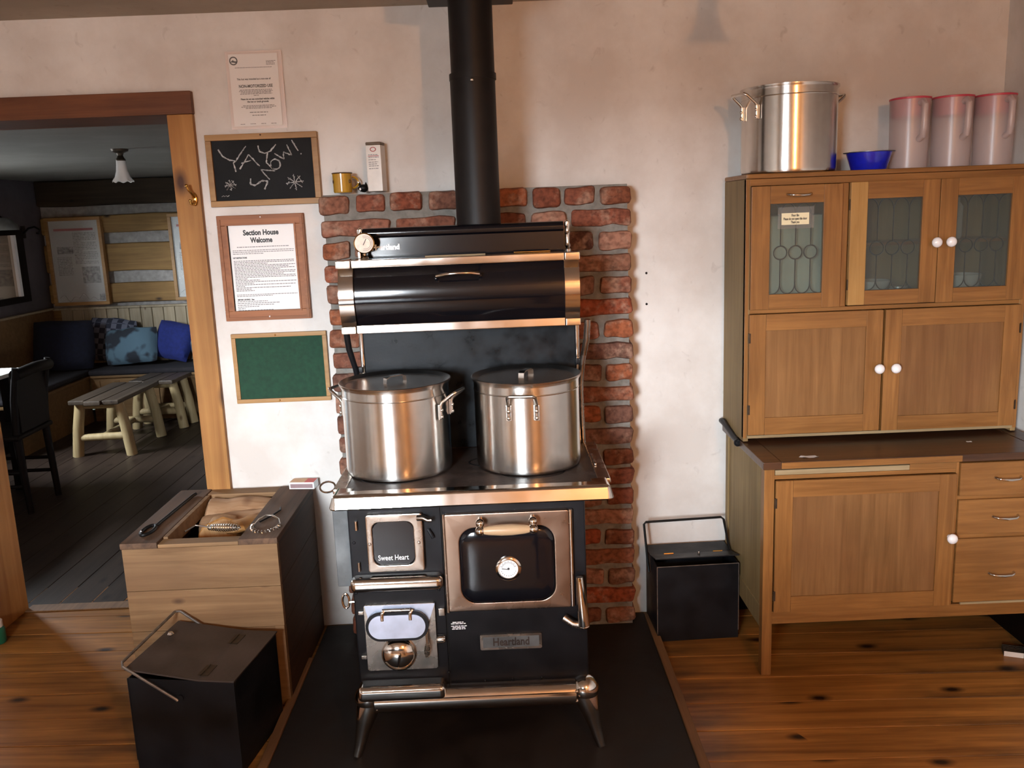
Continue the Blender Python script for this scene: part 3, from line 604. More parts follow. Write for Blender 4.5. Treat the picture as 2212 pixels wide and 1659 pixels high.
part('printed_text', wl, M['ink_soft'], t, kind='stuff')
part('heading', text_front('HUT INSTRUCTIONS', .0075, -.945, NY, 1.4485, .05, .0003), M['ink'], t); part('heading', text_front('BEFORE LEAVING - 9am', .0075, -.937, NY, 1.297, .06, .0003), M['ink'], t)
wl = B(); word_lines(wl, -.895, -.805, NY, [(1.247, .9), (1.241, .85)], .0034, rnd, center=True); part('printed_text', wl, M['ink'], t, kind='stuff')
part('pin', B().ball((-.855, -.024, 1.592), .0032), M['porcelain'], t); part('pin', B().ball((-.853, -.024, 1.234), .0032), M['porcelain'], t)
t = board('green_board', 'oak framed plain green board below the welcome notice', 'green board', -1.006, -.655, .910, 1.172, .016, .016, M['frame_oak'], M['felt'], .005)
part('screw', B().ball((-.842, -.0165, 1.164), .0035), M['brass'], t); part('screw', B().ball((-.846, -.0165, .918), .0035), M['brass'], t)
# coat hook on the door casing
t = thing('coat_hook', 'brass double coat hook on the pine door casing', 'hook', (-1.088, -.024, 1.66))
part('plate', B().ball((-1.080, -.028, 1.662), .012, (.9, .5, 1.9)), M['brass'], t)
part('upper_prong', B().tube([(-1.080, -.03, 1.668), (-1.083, -.045, 1.682), (-1.090, -.055, 1.695), (-1.094, -.058, 1.708)], [.0055, .005, .0045, .0045], 10).ball((-1.094, -.058, 1.709), .0065), M['brass'], t)
part('lower_prong', B().tube([(-1.080, -.03, 1.655), (-1.081, -.045, 1.645), (-1.085, -.055, 1.647), (-1.087, -.057, 1.656)], [.006, .006, .005, .004], 10).ball((-1.087, -.057, 1.657), .0055), M['brass'], t)
# two screw holes in the plaster
for z in (1.336, 1.222):
    solo('wall_screw', B().lathe([(.0045, 0), (.004, .0025), (.001, .003)], (.533, 0, z), 14, 'y'), M['black'], 'small black screw head in the plaster, %s of the pair right of the bricks' % ('upper' if z > 1.3 else 'lower'), 'screw', (.533, 0, z), 'wall screws')

# ------------------------------------------------------------------ the cook stove
st = thing('cook_stove', 'black enamel wood cook stove with nickel trim and a warming oven', 'stove', (-.127, -.65, .018))
FY = -.875
part('body', B().box(-.462, .210, FY, -.43, .205, .80, .006), M['iron'], st)
part('front_seam', B().box(-.1985, -.1945, FY - .0015, FY, .215, .79), M['black'], st)
part('firebox_panel', B().box(-.458, -.199, FY - .004, FY + .01, .215, .792, .002), M['iron'], st)
part('side_shield', B().box(-.510, -.466, -.842, -.47, .525, .792, .003), M['shield'], st, 'grey weathered side shield')
# cooktop and rim
part('cooktop', B().box(-.478, .262, -.87, -.44, .80, .82, .003), M['castiron'], st)
for cx_, cy_ in ((-.34, -.62), (-.34, -.75), (-.03, -.62), (.07, -.75)):
    part('lid_ring', B().ring([(cx_ + .095 * math.cos(a), cy_ + .06 * math.sin(a)) for a in [2 * pi * k / 40 for k in range(40)]], [(cx_ + .090 * math.cos(a), cy_ + .056 * math.sin(a)) for a in [2 * pi * k / 40 for k in range(40)]], .8195, .8212, 'z'), M['black'], st)
def rim_path(poly, prof):
    """sweep a small (outwards, up) profile along an open path in plan"""
    b = B(); rings = []
    n = len(poly)
    for i, p in enumerate(poly):
        a = Vector(poly[max(0, i - 1)]); c = Vector(poly[min(n - 1, i + 1)]); d = (c - a).normalized(); nr = Vector((d.y, -d.x))
        rings.append([(p[0] + nr.x * o_, p[1] + nr.y * o_, z_) for o_, z_ in prof])
    return b.grid(rings, True, True, True)
arc = lambda cx_, cy_, r_, a0, a1, n=6: [(cx_ + r_ * math.cos(math.radians(a0 + (a1 - a0) * k / n)), cy_ + r_ * math.sin(math.radians(a0 + (a1 - a0) * k / n))) for k in range(n + 1)]
prof = [(-.058, .822), (-.022, .8245), (-.016, .8238), (-.0115, .8205), (-.0090, .8165), (-.0002, .7880), (-.002, .784), (-.008, .782), (-.02, .783), (-.058, .80)]
part('front_rim', rim_path([(-.503, -.846)] + arc(-.483, -.908, .020, 180, 270) + arc(.268, -.908, .020, 270, 360) + [(.288, -.846)], prof), M['chrome'], st)
part('side_rim', B().box(.248, .288, -.85, -.44, .806, .823, .005), M['nickel'], st)
part('side_rim', B().box(-.503, -.464, -.85, -.44, .806, .823, .005), M['nickel'], st)
part('side_vent_bar', B().box(.255, .262, -.72, -.60, .823, .829, .002), M['nickel'], st)
part('ring_pull', B().tube([(-.528 + .022 * math.cos(a), -.79 + .014 * math.sin(a), .812 + .012 * math.sin(a)) for a in [2 * pi * k / 20 for k in range(20)]], .0028, 8, True), M['chrome'], st)
# firebox door
d = part('firebox_door', B().ring(rrect(-.409, -.249, .587, .758, .008), rrect(-.391, -.276, .607, .734, .020), FY - .022, FY - .004, bev=.004), M['nickel'], st)
part('door_panel', B().prism(rrect(-.393, -.274, .605, .736, .022), FY - .016, FY - .006, bev=.005, seg=3), M['enamel'], d)
part('lettering', text_front('Sweet Heart', .022, -.337, FY - .0165, .6275, .086, 0), M['bright'], d)
part('latch_handle', B().tube([(-.262, FY - .02, .744), (-.245, FY - .026, .745), (-.232, FY - .03, .739), (-.222, FY - .03, .740)], [.009, .008, .006, .007], 12), M['nickel'], d)
for xx, zz in ((-.4005, .672), (-.262, .672)): part('screw', B().lathe([(.005, 0), (.004, .003), (.001, .0035)], (xx, FY - .022, zz), 14, 'y'), M['nickel'], d)
part('hinge_pin', B().lathe([(.004, .711), (.004, .738)], (-.437, FY - .010, 0), 10), M['chrome'], d); part('hinge_pin', B().lathe([(.004, .588), (.004, .615)], (-.437, FY - .010, 0), 10), M['nickel'], d)
part('catch', B().tube([(-.235, FY - .008, .705), (-.226, FY - .014, .69), (-.222, FY - .012, .68)], .005, 8), M['iron'], d)
# nickel ledges
def ledge(z0, z1, x0, x1, dep):
    return B().box(x0, x1, FY - dep, FY + .005, z0, z1, .017, 5)
part('ledge', ledge(.534, .577, -.461, -.200, .048), M['chrome'], st)
part('ledge', ledge(.203, .250, -.462, -.207, .060), M['chrome'], st)
# ash door
d = part('ash_door', B().prism(rrect(-.432, -.229, .283, .486, .004), FY - .016, FY - .003, bev=.003), M['nickel'], st)
tr = B().prism([(-.430, .4845), (-.228, .4845), (-.250, .424), (-.415, .424)], -.004, .004)
tr.xf(Matrix.Translation((0, FY - .019, .424)) @ Matrix.Rotation(math.radians(-6), 4, 'X') @ Matrix.Translation((0, 0, -.424))); part('facet_plate', tr, M['flap'], d)
fl_ = B().prism(rrect(-.081, .081, -.034, .034, .0339, 10), -.005, .003, bev=.003); fl_.xf(Matrix.Translation((-.337, FY - .036, .428)) @ Matrix.Rotation(math.radians(-6), 4, 'X'))
part('draft_flap', fl_, M['flap'], d)
fr_ = B().ring(rrect(-.090, .090, -.043, .043, .0429, 10), rrect(-.081, .081, -.034, .034, .0339, 10), -.002, .012); fr_.xf(Matrix.Translation((-.337, FY - .034, .428)) @ Matrix.Rotation(math.radians(-6), 4, 'X'))
part('flap_rim', fr_, M['iron'], d)
for xx in (-.378, -.298): part('flap_hinge', B().tube([(xx, FY - .036, .447), (xx, FY - .036, .466), (xx + .006, FY - .030, .474)], .0055, 10), M['chrome'], d)
part('hinge_rod', B().tube([(-.378, FY - .030, .474), (-.298, FY - .030, .474)], .005, 10), M['nickel'], d)
part('draft_knob', B().ball((-.339, FY - .018, .334), .051, (1, .62, 1), 32, 20), M['chrome'], d)
part('knob_slot', B().tube([(-.334, FY - .0505, .345), (-.340, FY - .048, .318), (-.347, FY - .034, .292)], .0022, 8), M['iron'], d)
part('knob_lever', B().tube([(-.330, FY - .053, .350), (-.336, FY - .050, .322), (-.342, FY - .040, .300)], .0022, 8), M['chrome'], d)
hl = B(); pts = []
for k in range(90):
    a = k * .95; u = k / 89; r_ = .004 + .0055 * math.sin(pi * u); pts.append((-.2535 + r_ * math.cos(a) - .003 * u, FY - .034 + r_ * math.sin(a), .372 - .044 * u))
part('coil_handle', hl.tube(pts, .0014, 6), M['steel_wire'], d); part('coil_stem', B().tube([(-.262, FY - .02, .400), (-.255, FY - .034, .400), (-.2535, FY - .034, .37)], .0045, 8), M['steel_wire'], d)
for zz in (.462, .325): part('hinge_pin', B().box(-.449, -.433, FY - .016, FY - .002, zz - .006, zz + .006, .002), M['nickel'], d)
part('hinge_pin', B().box(-.219, -.201, FY - .018, FY - .002, .445, .468, .002), M['nickel'], d)
part('latch_knob', B().lathe([(.011, 0), (.0125, .004), (.0125, .02), (.009, .024)], (-.228, FY - .012, .372), 20, 'x'), M['chrome'], d)
part('key_ring', B().tube([(-.490 + .010 * math.cos(a), FY + .03, .482 + .022 * math.sin(a)) for a in [2 * pi * k / 24 for k in range(24)]], .0035, 8, True), M['chrome'], st)
part('ring_stem', B().tube([(-.480, FY + .03, .478), (-.462, FY + .03, .478)], .004, 8), M['chrome'], st)
# oven door
d = part('oven_door', B().ring(rrect(-.188, .162, .456, .749, .006, 8), rrect(-.149, .119, .481, .706, .045, 8), FY - .020, FY - .002, bev=.004), M['copperish'], st)
dm = B(); 
rings = []
for k, (ins, dy) in enumerate(((0, .014), (.004, .021), (.012, .026), (.030, .029), (.06, .031))):
    rings.append([(x_, FY - dy, z_) for x_, z_ in rrect(-.150 + ins, .120 - ins, .480 + ins, .707 - ins, max(.01, .046 - ins * .5), 8)])
dm.grid(rings, True, False, True); part('door_panel', dm, M['enamel'], d)
part('rolled_edge', B().tube([(.167, FY - .012, .458), (.167, FY - .012, .748)], .006, 10), M['chrome'], d)
part('rolled_edge', B().tube([(-.191, FY - .010, .452), (-.191, FY - .010, .748)], .005, 10), M['nickel'], d)
part('handle_grip', B().lathe([(.009, -.066), (.0125, -.05), (.0155, -.015), (.0155, .015), (.0125, .05), (.009, .066)], (-.0135, FY - .062, .7135), 24, 'x'), M['handlewood'], d, 'pale turned wooden grip')
for xx in (-.087, .060):
    part('handle_post', B().ball((xx, FY - .062, .713), .014).ball((xx, FY - .052, .732), .0125).tube([(xx, FY - .055, .728), (xx, FY - .01, .735)], .007, 10), M['chrome'], d)
g = part('oven_dial', B().lathe([(.036, 0), (.036, .006), (.031, .0095), (.027, .0095), (.027, .006)], (-.013, FY - .029, .588), 36, 'y'), M['chrome'], d)
part('dial_face', B().lathe([(.027, .0055), (.027, .0068)], (-.013, FY - .029, .588), 32, 'y'), M['dialface'], g)
part('needle', B().box(-.032, -.012, FY - .0368, FY - .0362, .5865, .5885, rot=Matrix.Rotation(math.radians(8), 3, 'Y')).lathe([(.0035, .0065), (.003, .009)], (-.013, FY - .029, .588), 12, 'y'), M['ink'], g)
tk = B()
for k in range(13):
    a = math.radians(20 + 140 * k / 12); r0, r1 = .0165, .024 if k % 2 == 0 else .021
    tk.box(-.0006, .0006, FY - .0366, FY - .0362, r0, r1, rot=Matrix.Rotation(-(a - pi / 2), 3, 'Y'), piv=(0, FY - .0364, 0))
for k in range(9):
    a = math.radians(200 + 140 * k / 8); tk.box(-.0007, .0007, FY - .0366, FY - .0362, .020, .0225, rot=Matrix.Rotation(-(a - pi / 2), 3, 'Y'), piv=(0, FY - .0364, 0))
tk.xf(Matrix.Translation((-.013, 0, .588))); part('dial_marks', tk, M['ink'], g)
part('dial_print', text_front('TUNA OVEN', .006, -.013, FY - .0362, .599, .026).jit(0), M['ink_soft'], g) if False else None
# oven latch
d = part('oven_latch', B().tube([(.187, FY - .030, .552), (.190, FY - .034, .50), (.194, FY - .036, .44), (.196, FY - .034, .408)], [.010, .0135, .0165, .017], 16).ball((.196, FY - .034, .405), .017, (1, 1, .5)), M['chrome'], st)
part('latch_arm', B().tube([(.192, FY - .03, .405), (.165, FY - .028, .410), (.140, FY - .018, .425)], [.012, .011, .012], 12), M['nickel'], d)
part('latch_bolt', B().lathe([(.004, 0), (.003, .004)], (.187, FY - .040, .546), 12, 'y'), M['brass'], d)
# nameplate, small label, rivets
d = part('nameplate', B().prism(rrect(-.104, .075, .328, .375, .003), FY - .007, FY, bev=.002), M['nickel'], st)
part('plate_field', B().box(-.096, .067, FY - .0078, FY - .0068, .335, .368), M['shield'], d)
part('lettering', text_front('Heartland', .034, -.014, FY - .0082, .3515, .105, .0008), M['castiron'], d)
wl = B(); rnd = random.Random(2); word_lines(wl, -.186, -.141, FY - .001, [(.416, .8), (.4115, 1), (.404, 1), (.3995, .8), (.395, .9)], .0024, rnd, center=True); part('printed_label', wl, M['bright'], st, 'small white printed warning', kind='stuff')
for xx, zz in ((-.095, .228), (-.014, .231), (.071, .231), (-.447, .672), (-.215, .52), (-.452, .52), (-.2, .262)): part('rivet', B().ball((xx, FY - .001 - (.004 if xx < -.198 else 0), zz), .0042, (1, .7, 1), 12, 8), M['iron'], st)
# nickel base and legs
part('base_tube', B().tube([(-.415, -.893, .193), (.168, -.893, .193)], .037, 28), M['chrome'], st)
part('base_side', B().box(-.462, -.43, -.86, -.44, .165, .207, .008), M['nickel'], st); part('base_side', B().box(.178, .21, -.86, -.44, .165, .207, .008), M['nickel'], st)
part('base_panel', B().box(-.44, .19, -.87, -.44, .18, .21, .004), M['iron'], st)
for sx, xc in ((-1, -.437), (1, .196)):
    part('corner_casting', B().ball((xc, -.882, .196), .040, (1.05, 1.0, 1.0), 24, 16), M['chrome'], st)
    part('leg', B().tube([(xc - sx * .012, -.880, .205), (xc + sx * .004, -.886, .165), (xc + sx * .016, -.890, .125), (xc + sx * .026, -.893, .085), (xc + sx * .036, -.897, .045), (xc + sx * .044, -.902, .0195)], [.036, .035, .027, .020, .0165, .013], 18), M['chrome'], st)
    part('leg', B().tube([(xc - sx * .012, -.47, .205), (xc + sx * .004, -.468, .165), (xc + sx * .016, -.466, .125), (xc + sx * .026, -.464, .085), (xc + sx * .036, -.462, .045), (xc + sx * .044, -.46, .0195)], [.036, .035, .027, .020, .0165, .013], 14), M['chrome'], st)
    part('casting_bead', B().ball((xc - sx * .028, -.922, .208), .006).ball((xc - sx * .028, -.922, .178), .006), M['chrome'], st)
# backsplash, brackets, warming oven
part('backsplash', B().box(-.452, .230, -.438, -.426, .82, 1.26, .002), M['splash'], st)
part('edge_bead', B().box(-.464, -.451, -.446, -.43, .82, 1.24, .003), M['chrome'], st); part('edge_bead', B().box(.230, .242, -.446, -.43, .82, 1.24, .003), M['chrome'], st)
for sx, xc in ((-1, -.476), (1, .247)):
    part('bracket', B().tube([(xc + sx * .018, -.50, 1.235), (xc + sx * .014, -.49, 1.17), (xc + sx * .002, -.465, 1.10), (xc - sx * .004, -.45, 1.02), (xc - sx * .002, -.445, .9), (xc, -.44, .82)], [.010, .010, .009, .008, .008, .009], 10), M['iron' if sx < 0 else 'nickel'], st)
    part('bracket_lug', B().box(min(xc, xc - sx * .02), max(xc, xc - sx * .02), -.46, -.44, 1.085, 1.105, .003), M['iron'], st)
R6 = math.radians(-5)
OP = [(-.43, 1.235), (-.605, 1.238), (-.612, 1.250)]      # profile (y, z) of the roll-top, bottom front up to the top front
for k in range(13):
    a = k / 12; OP.append((-.612 - .043 * math.sin(pi * (.12 + .76 * a)) + .012, 1.258 + .172 * a))
OP += [(-.632, 1.436), (-.632, 1.4485), (-.43, 1.4485)]
part('warming_oven', B().prism(OP, -.452, .205, 'x'), M['enamel'], st)
def roll(x0, x1, o_):
    P_ = [(y_ - (o_ if y_ < -.5 else 0), z_) for y_, z_ in OP]; return B().prism(P_, x0, x1, 'x')
part('end_cap', roll(-.481, -.437, .012), M['chrome'], st); part('end_cap', roll(.186, .230, .012), M['chrome'], st)
part('top_trim', B().box(-.4365, .1855, -.662, -.60, 1.4305, 1.4535, .003), M['chrome'], st)
part('end_top_trim', B().box(-.482, -.4375, -.664, -.60, 1.4305, 1.4535, .003), M['chrome'], st); part('end_top_trim', B().box(.1865, .231, -.664, -.60, 1.4305, 1.4535, .003), M['chrome'], st)
part('bottom_trim', B().box(-.4365, .1855, -.640, -.59, 1.2335, 1.259, .003, rot=Matrix.Rotation(R6, 3, 'X')), M['chrome'], st)
part('end_bottom_trim', B().box(-.482, -.4375, -.642, -.59, 1.2335, 1.256, .003, rot=Matrix.Rotation(R6, 3, 'X')), M['chrome'], st); part('end_bottom_trim', B().box(.1865, .231, -.642, -.59, 1.2335, 1.256, .003, rot=Matrix.Rotation(R6, 3, 'X')), M['chrome'], st)
part('pull_handle', B().tube([(-.192, -.650, 1.396), (-.188, -.672, 1.400), (-.16, -.682, 1.405), (-.126, -.684, 1.407), (-.09, -.682, 1.406), (-.066, -.672, 1.402), (-.062, -.650, 1.398)], [.006, .005, .0045, .0045, .0045, .005, .006], 10), M['chrome'], st)
FP = [(-.43, 1.448), (-.520, 1.448), (-.520, 1.512), (-.527, 1.518)] + [(-.512 - .016 * math.cos(a), 1.526 + .016 * math.sin(a)) for a in [math.radians(15 * k) for k in range(0, 8)]] + [(-.37, 1.541), (-.37, 1.448)]
part('flue_box', B().prism(FP, -.415, .195, 'x'), M['enamel'], st)
part('badge', text_front('Heartland', .022, -.350, -.5215, 1.483, .085, .0012), M['bright'], st, 'white lettered badge half hidden by the thermometer')
for xx in (-.425, .207): part('turned_post', B().lathe([(.010, 1.4485), (.010, 1.456), (.006, 1.46), (.009, 1.468), (.006, 1.476), (.0065, 1.50), (.0085, 1.506), (.006, 1.512), (.0075, 1.524), (.010, 1.53), (.009, 1.54), (.002, 1.545)], (xx, -.517, 0), 18), M['chrome'], st)
# things on the warming shelf
t = thing('dial_thermometer', 'round aged dial thermometer standing on the warming oven', 'thermometer', (-.405, -.575, 1.4535))
part('case', B().lathe([(.030, 0), (.031, .004), (.031, .012), (.028, .014), (.028, .012)], (-.405, -.575, 1.4995), 36, 'y'), M['brass'], t)
part('face', B().lathe([(.0282, .010), (.0282, .0125)], (-.405, -.575, 1.4995), 32, 'y'), M['dialold'], t)
part('scale_arc', B().ring([(-.402 + .022 * math.cos(a), 1.4995 + .022 * math.sin(a)) for a in [math.radians(-110 + 8 * k) for k in range(28)]] + [(-.402 + .016 * math.cos(a), 1.4995 + .016 * math.sin(a)) for a in [math.radians(-110 + 8 * k) for k in range(27, -1, -1)]], [(-.402 + .0205 * math.cos(a), 1.4995 + .0205 * math.sin(a)) for a in [math.radians(-110 + 8 * k) for k in range(28)]] + [(-.402 + .0175 * math.cos(a), 1.4995 + .0175 * math.sin(a)) for a in [math.radians(-110 + 8 * k) for k in range(27, -1, -1)]], -.5882, -.5876), M['dialarc'], t)
part('needle', B().box(-.0009, .0009, -.589, -.5884, -.006, .015, rot=Matrix.Rotation(math.radians(28), 3, 'Y'), piv=(0, -.5887, 0)).xf(Matrix.Translation((-.405, 0, 1.4995))), M['ink'], t)
part('stand', B().lathe([(.012, 1.4535), (.010, 1.459), (.006, 1.463), (.007, 1.472)], (-.408, -.57, 0), 14).box(-.428, -.418, -.58, -.56, 1.4535, 1.475, .002), M['chrome'], t)
solo('brass_rod', B().box(.040, .150, -.585, -.578, 1.4535, 1.4575, .0015), M['brass'], 'short flat brass bar lying on the right of the warming oven', 'bar', (.095, -.58, 1.4535))
solo('wooden_lath', B().box(-.225, -.045, -.60, -.588, 1.4535, 1.4565, .001), M['pale_board'], 'thin dull wooden lath lying on the middle of the warming oven', 'lath', (-.135, -.594, 1.4535))

# ------------------------------------------------------------------ stockpots
def stockpot(name, label, loc, rotz, r, h_, lid=True, lidrot=0.0):
    t = thing(name, label, 'pot', loc, rotz, 'aluminium stockpots')
    n = 72; prof = [(r - .012, 0), (r - .003, .003), (r, .012), (r, h_ - .012), (r + .004, h_ - .006), (r + .0045, h_), (r - .003, h_), (r - .004, h_ - .02), (r - .004, .012), (r - .02, .006)]
    part('vessel', B().lathe(prof, (0, 0, 0), n), M['steel'], t, local=True)
    part('band', B().lathe([(r + .0006, h_ - .036), (r + .0014, h_ - .034), (r + .0006, h_ - .032)], (0, 0, 0), n, cap0=False, cap1=False), M['steel'], t, local=True)
    for s in (-1, 1):
        hz = h_ - .062; w = .040
        pts = [(s * (r + .003), -w, hz - .038), (s * (r + .003), -w, hz), (s * (r + .010), -w, hz + .010), (s * (r + .040), -w * .97, hz + .033), (s * (r + .047), -w * .8, hz + .038), (s * (r + .047), w * .8, hz + .038), (s * (r + .040), w * .97, hz + .033), (s * (r + .010), w, hz + .010), (s * (r + .003), w, hz), (s * (r + .003), w, hz - .038)]
        hd = part('handle', B().tube(pts, .0052, 10), M['steel_wire'], t, local=True)
        for yy in (-w, w):
            part('lug', B().box(s * r - .003, s * r + .003, yy - .009, yy + .009, hz - .042, hz + .004, .002), M['steel_wire'], hd, local=True)
            for zz in (hz - .033, hz - .013): part('rivet', B().ball((s * (r + .007), yy, zz), .0062, (.7, 1, 1), 12, 8), M['steel_wire'], hd, local=True)
    if lid:
        ld = part('lid', B().lathe([(r - .006, h_ - .010), (r + .006, h_ - .002), (r + .0075, h_ + .003), (r + .005, h_ + .0045), (r - .010, h_ - .003), (r - .016, h_ - .006), (r * .5, h_ - .004), (.001, h_ - .003)], (0, 0, 0), n), M['steel_lid'], t, local=True)
        c, s = math.cos(lidrot), math.sin(lidrot)
        lp = [(-.036, h_ - .004), (-.034, h_ + .010), (-.02, h_ + .016), (.02, h_ + .016), (.034, h_ + .010), (.036, h_ - .004)]
        hb = B(); rings = []
        for u, z_ in lp: rings.append([(c * u - s * v_, s * u + c * v_, z_ + dz) for v_, dz in ((-.009, -.0015), (.009, -.0015), (.009, .0015), (-.009, .0015))])
        part('lid_handle', hb.grid(rings, True, True, True), M['steel_wire'], ld, local=True)
    return t
stockpot('stockpot', 'lidded aluminium stockpot on the left of the stove top', (-.3315, -.6494, .8215), math.radians(-20), .160, .270, True, math.radians(60))
stockpot('stockpot', 'lidded aluminium stockpot on the right of the stove top, handle facing front', (.0621, -.640, .8215), math.radians(84), .1585, .270, True, math.radians(-20))

# ------------------------------------------------------------------ wood box with firewood and stove tools
wx = thing('wood_box', 'rough plank firewood box left of the stove', 'wood box', (-1.0, -.3, 0))
X0, X1, Y0, Y1, TZ = -1.246, -.750, -.575, -.022, .565
for z0, z1 in ((0, .140), (.141, .281), (.282, .421), (.422, TZ)):
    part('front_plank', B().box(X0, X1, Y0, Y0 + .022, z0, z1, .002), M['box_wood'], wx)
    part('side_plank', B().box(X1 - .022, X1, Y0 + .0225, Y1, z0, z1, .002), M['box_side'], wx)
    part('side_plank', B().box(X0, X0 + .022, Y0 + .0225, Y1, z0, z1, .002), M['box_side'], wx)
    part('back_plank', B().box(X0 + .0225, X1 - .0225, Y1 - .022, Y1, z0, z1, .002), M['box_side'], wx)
part('bottom', B().box(X0 + .022, X1 - .022, Y0 + .022, Y1 - .022, .02, .04), M['box_side'], wx)
part('top_board', B().box(X0 - .003, -1.130, Y0 - .004, Y1, TZ + .0005, .586, .003), M['box_top'], wx)
part('top_board', B().box(-.872, X1 + .003, Y0 - .004, Y1, TZ + .0005, .586, .003), M['box_top'], wx)
part('front_lip', B().box(-1.1295, -.8725, Y0 - .001, Y0 + .05, TZ + .0005, .578, .002), M['box_wood'], wx)
part('opening_cleat', B().box(-1.1295, -1.114, Y0 + .05, -.10, .535, .585, .002), M['box_wood'], wx)
part('back_top_board', B().box(-1.1295, -.8725, -.085, Y1, TZ + .0005, .584, .003), M['box_wood'], wx)
part('corner_post', B().box(-.780, -.7505, Y0 - .003, Y0 - .0005, 0, .285), M['box_wood'], wx)
def split(name, mat, label, loc, L, r, a0, a1, rot, group='split firewood in the wood box'):
    """a split log: wedge section with a bark arc, along x"""
    n = 7; sec = [(0, 0)] + [(r * math.cos(a0 + (a1 - a0) * k / n), r * math.sin(a0 + (a1 - a0) * k / n)) for k in range(n + 1)]
    b = B().prism(sec, -L / 2, L / 2, 'x', .006, 1); bmesh.ops.subdivide_edges(b.bm, edges=[e for e in b.bm.edges if e.calc_length() > L * .6], cuts=7)
    b.jit(.013, 16, L * 77 + r * 31); me = b.mesh(name); me.materials.append(mat); me.materials.append(M['end_grain'])
    for p_ in me.polygons:
        if abs(p_.normal.x) > .8: p_.material_index = 1
    o = bpy.data.objects.new(name, me); COL.objects.link(o); o.location = loc; o.rotation_euler = rot; return tag(o, label, 'firewood', group)
R_ = math.radians
split('firewood_log', M['firewood'], 'broad pale split log lying across the back of the wood box', (-.992, -.140, .478), .232, .100, R_(40), R_(160), (R_(12), R_(2), R_(3)))
split('firewood_log', M['firewood'], 'pinkish split log in front of the broad one in the wood box', (-.990, -.215, .455), .225, .100, R_(30), R_(150), (R_(-4), R_(-4), R_(7)))
split('firewood_log', M['firewood2'], 'short golden split chunk with curved end at the middle of the wood box', (-1.005, -.330, .498), .120, .080, R_(0), R_(180), (R_(4), R_(-14), R_(-72)))
split('firewood_log', M['firewood2'], 'golden wedge of firewood beside the coil-handled tools', (-.912, -.345, .522), .125, .058, R_(0), R_(150), (0, R_(8), R_(58)))
split('firewood_log', M['firewood'], 'pale split log tucked under the front of the wood box opening', (-1.0, -.470, .440), .22, .085, R_(20), R_(140), (0, R_(-3), R_(-4)))
# fire poker with a ring end
t = thing('fire_poker', 'black iron poker with ring end lying on the wood box', 'poker', (-1.19, -.3, .586))
part('shaft', B().tube([(-1.186, -.43, .592), (-1.183, -.36, .592), (-1.172, -.12, .592), (-1.165, -.10, .594)], .0055, 8), M['black'], t)
part('ring_end', B().tube([(-1.196 + .018 * math.cos(a), -.475 + .046 * math.sin(a), .592) for a in [2 * pi * k / 24 for k in range(24)]], .006, 8, True), M['black'], t)
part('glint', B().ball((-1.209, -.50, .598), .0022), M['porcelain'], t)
def helix(p0, p1, r0, r1, turns, w):
    p0, p1 = Vector(p0), Vector(p1); d = (p1 - p0).normalized(); a = d.orthogonal().normalized(); b_ = d.cross(a); pts = []; n = int(turns * 12)
    for k in range(n + 1):
        u = k / n; t_ = 2 * pi * turns * u; r_ = r0 + (r1 - r0) * math.sin(pi * u); pts.append(p0.lerp(p1, u) + (a * math.cos(t_) + b_ * math.sin(t_)) * r_)
    return B().tube(pts, w, 6)
t = thing('lid_lifter', 'coil-handled stove tool lying across the front of the wood box', 'stove tool', (-.95, -.46, .57))
part('coil_grip', helix((-1.0, -.470, .592), (-.897, -.485, .592), .007, .012, 13, .0022), M['steel_wire'], t)
part('rod', B().tube([(-1.075, -.48, .584), (-1.05, -.445, .592), (-1.0, -.468, .592), (-.89, -.486, .592)], .003, 8), M['steel_wire'], t)
t = thing('ash_scraper', 'coiled loop-handled stove tool on the right board of the wood box', 'stove tool', (-.81, -.48, .586))
pts = [(-.807 + .044 * math.cos(a), -.475 + .052 * math.sin(a) * (.75 if math.sin(a) > 0 else 1), .592 + .006 * math.sin(a)) for a in [R_(-185 + 190 * k / 20) for k in range(21)]]
hp = []
for k in range(13 * 12 + 1):
    u = k / (13 * 12) * 20; i_ = min(19, int(u)); p = Vector(pts[i_]).lerp(Vector(pts[i_ + 1]), u - i_); tdir = (Vector(pts[i_ + 1]) - Vector(pts[i_])).normalized(); nn = Vector((-tdir.y, tdir.x, 0)); a = 2 * pi * k / 12
    hp.append(p + nn * .006 * math.cos(a) + Vector((0, 0, 1)) * .006 * math.sin(a))
part('coil_grip', B().tube(hp, .002, 6), M['steel_wire'], t)
part('loop', B().tube([(-.851, -.472, .592), (-.842, -.435, .600), (-.822, -.412, .606), (-.80, -.418, .606), (-.775, -.44, .600), (-.763, -.472, .592)], .003, 8), M['steel_wire'], t)
part('rod', B().tube([(-.84, -.43, .590), (-.815, -.37, .590), (-.80, -.315, .590), (-.806, -.29, .590)], .0032, 8), M['black'], t)
t = thing('matchbox', 'large matchbox in red and tan at the back of the wood box', 'matchbox', (-.777, -.045, .586), R_(-6))
part('sleeve', B().box(-.048, .048, -.026, .026, 0, .026, .001), M['bright'], t, local=True)
part('top_print', B().box(-.046, .010, -.025, .025, .026, .0265), M['matchtan'], t, local=True); part('top_print', B().box(.0105, .046, -.025, .025, .026, .0265), M['matchred'], t, local=True)
part('striker', B().box(-.043, .043, -.0265, -.026, .004, .020), M['striker'], t, local=True)
part('end_tray', B().box(.048, .0485, -.024, .024, .002, .024), M['tin'], t, local=True)

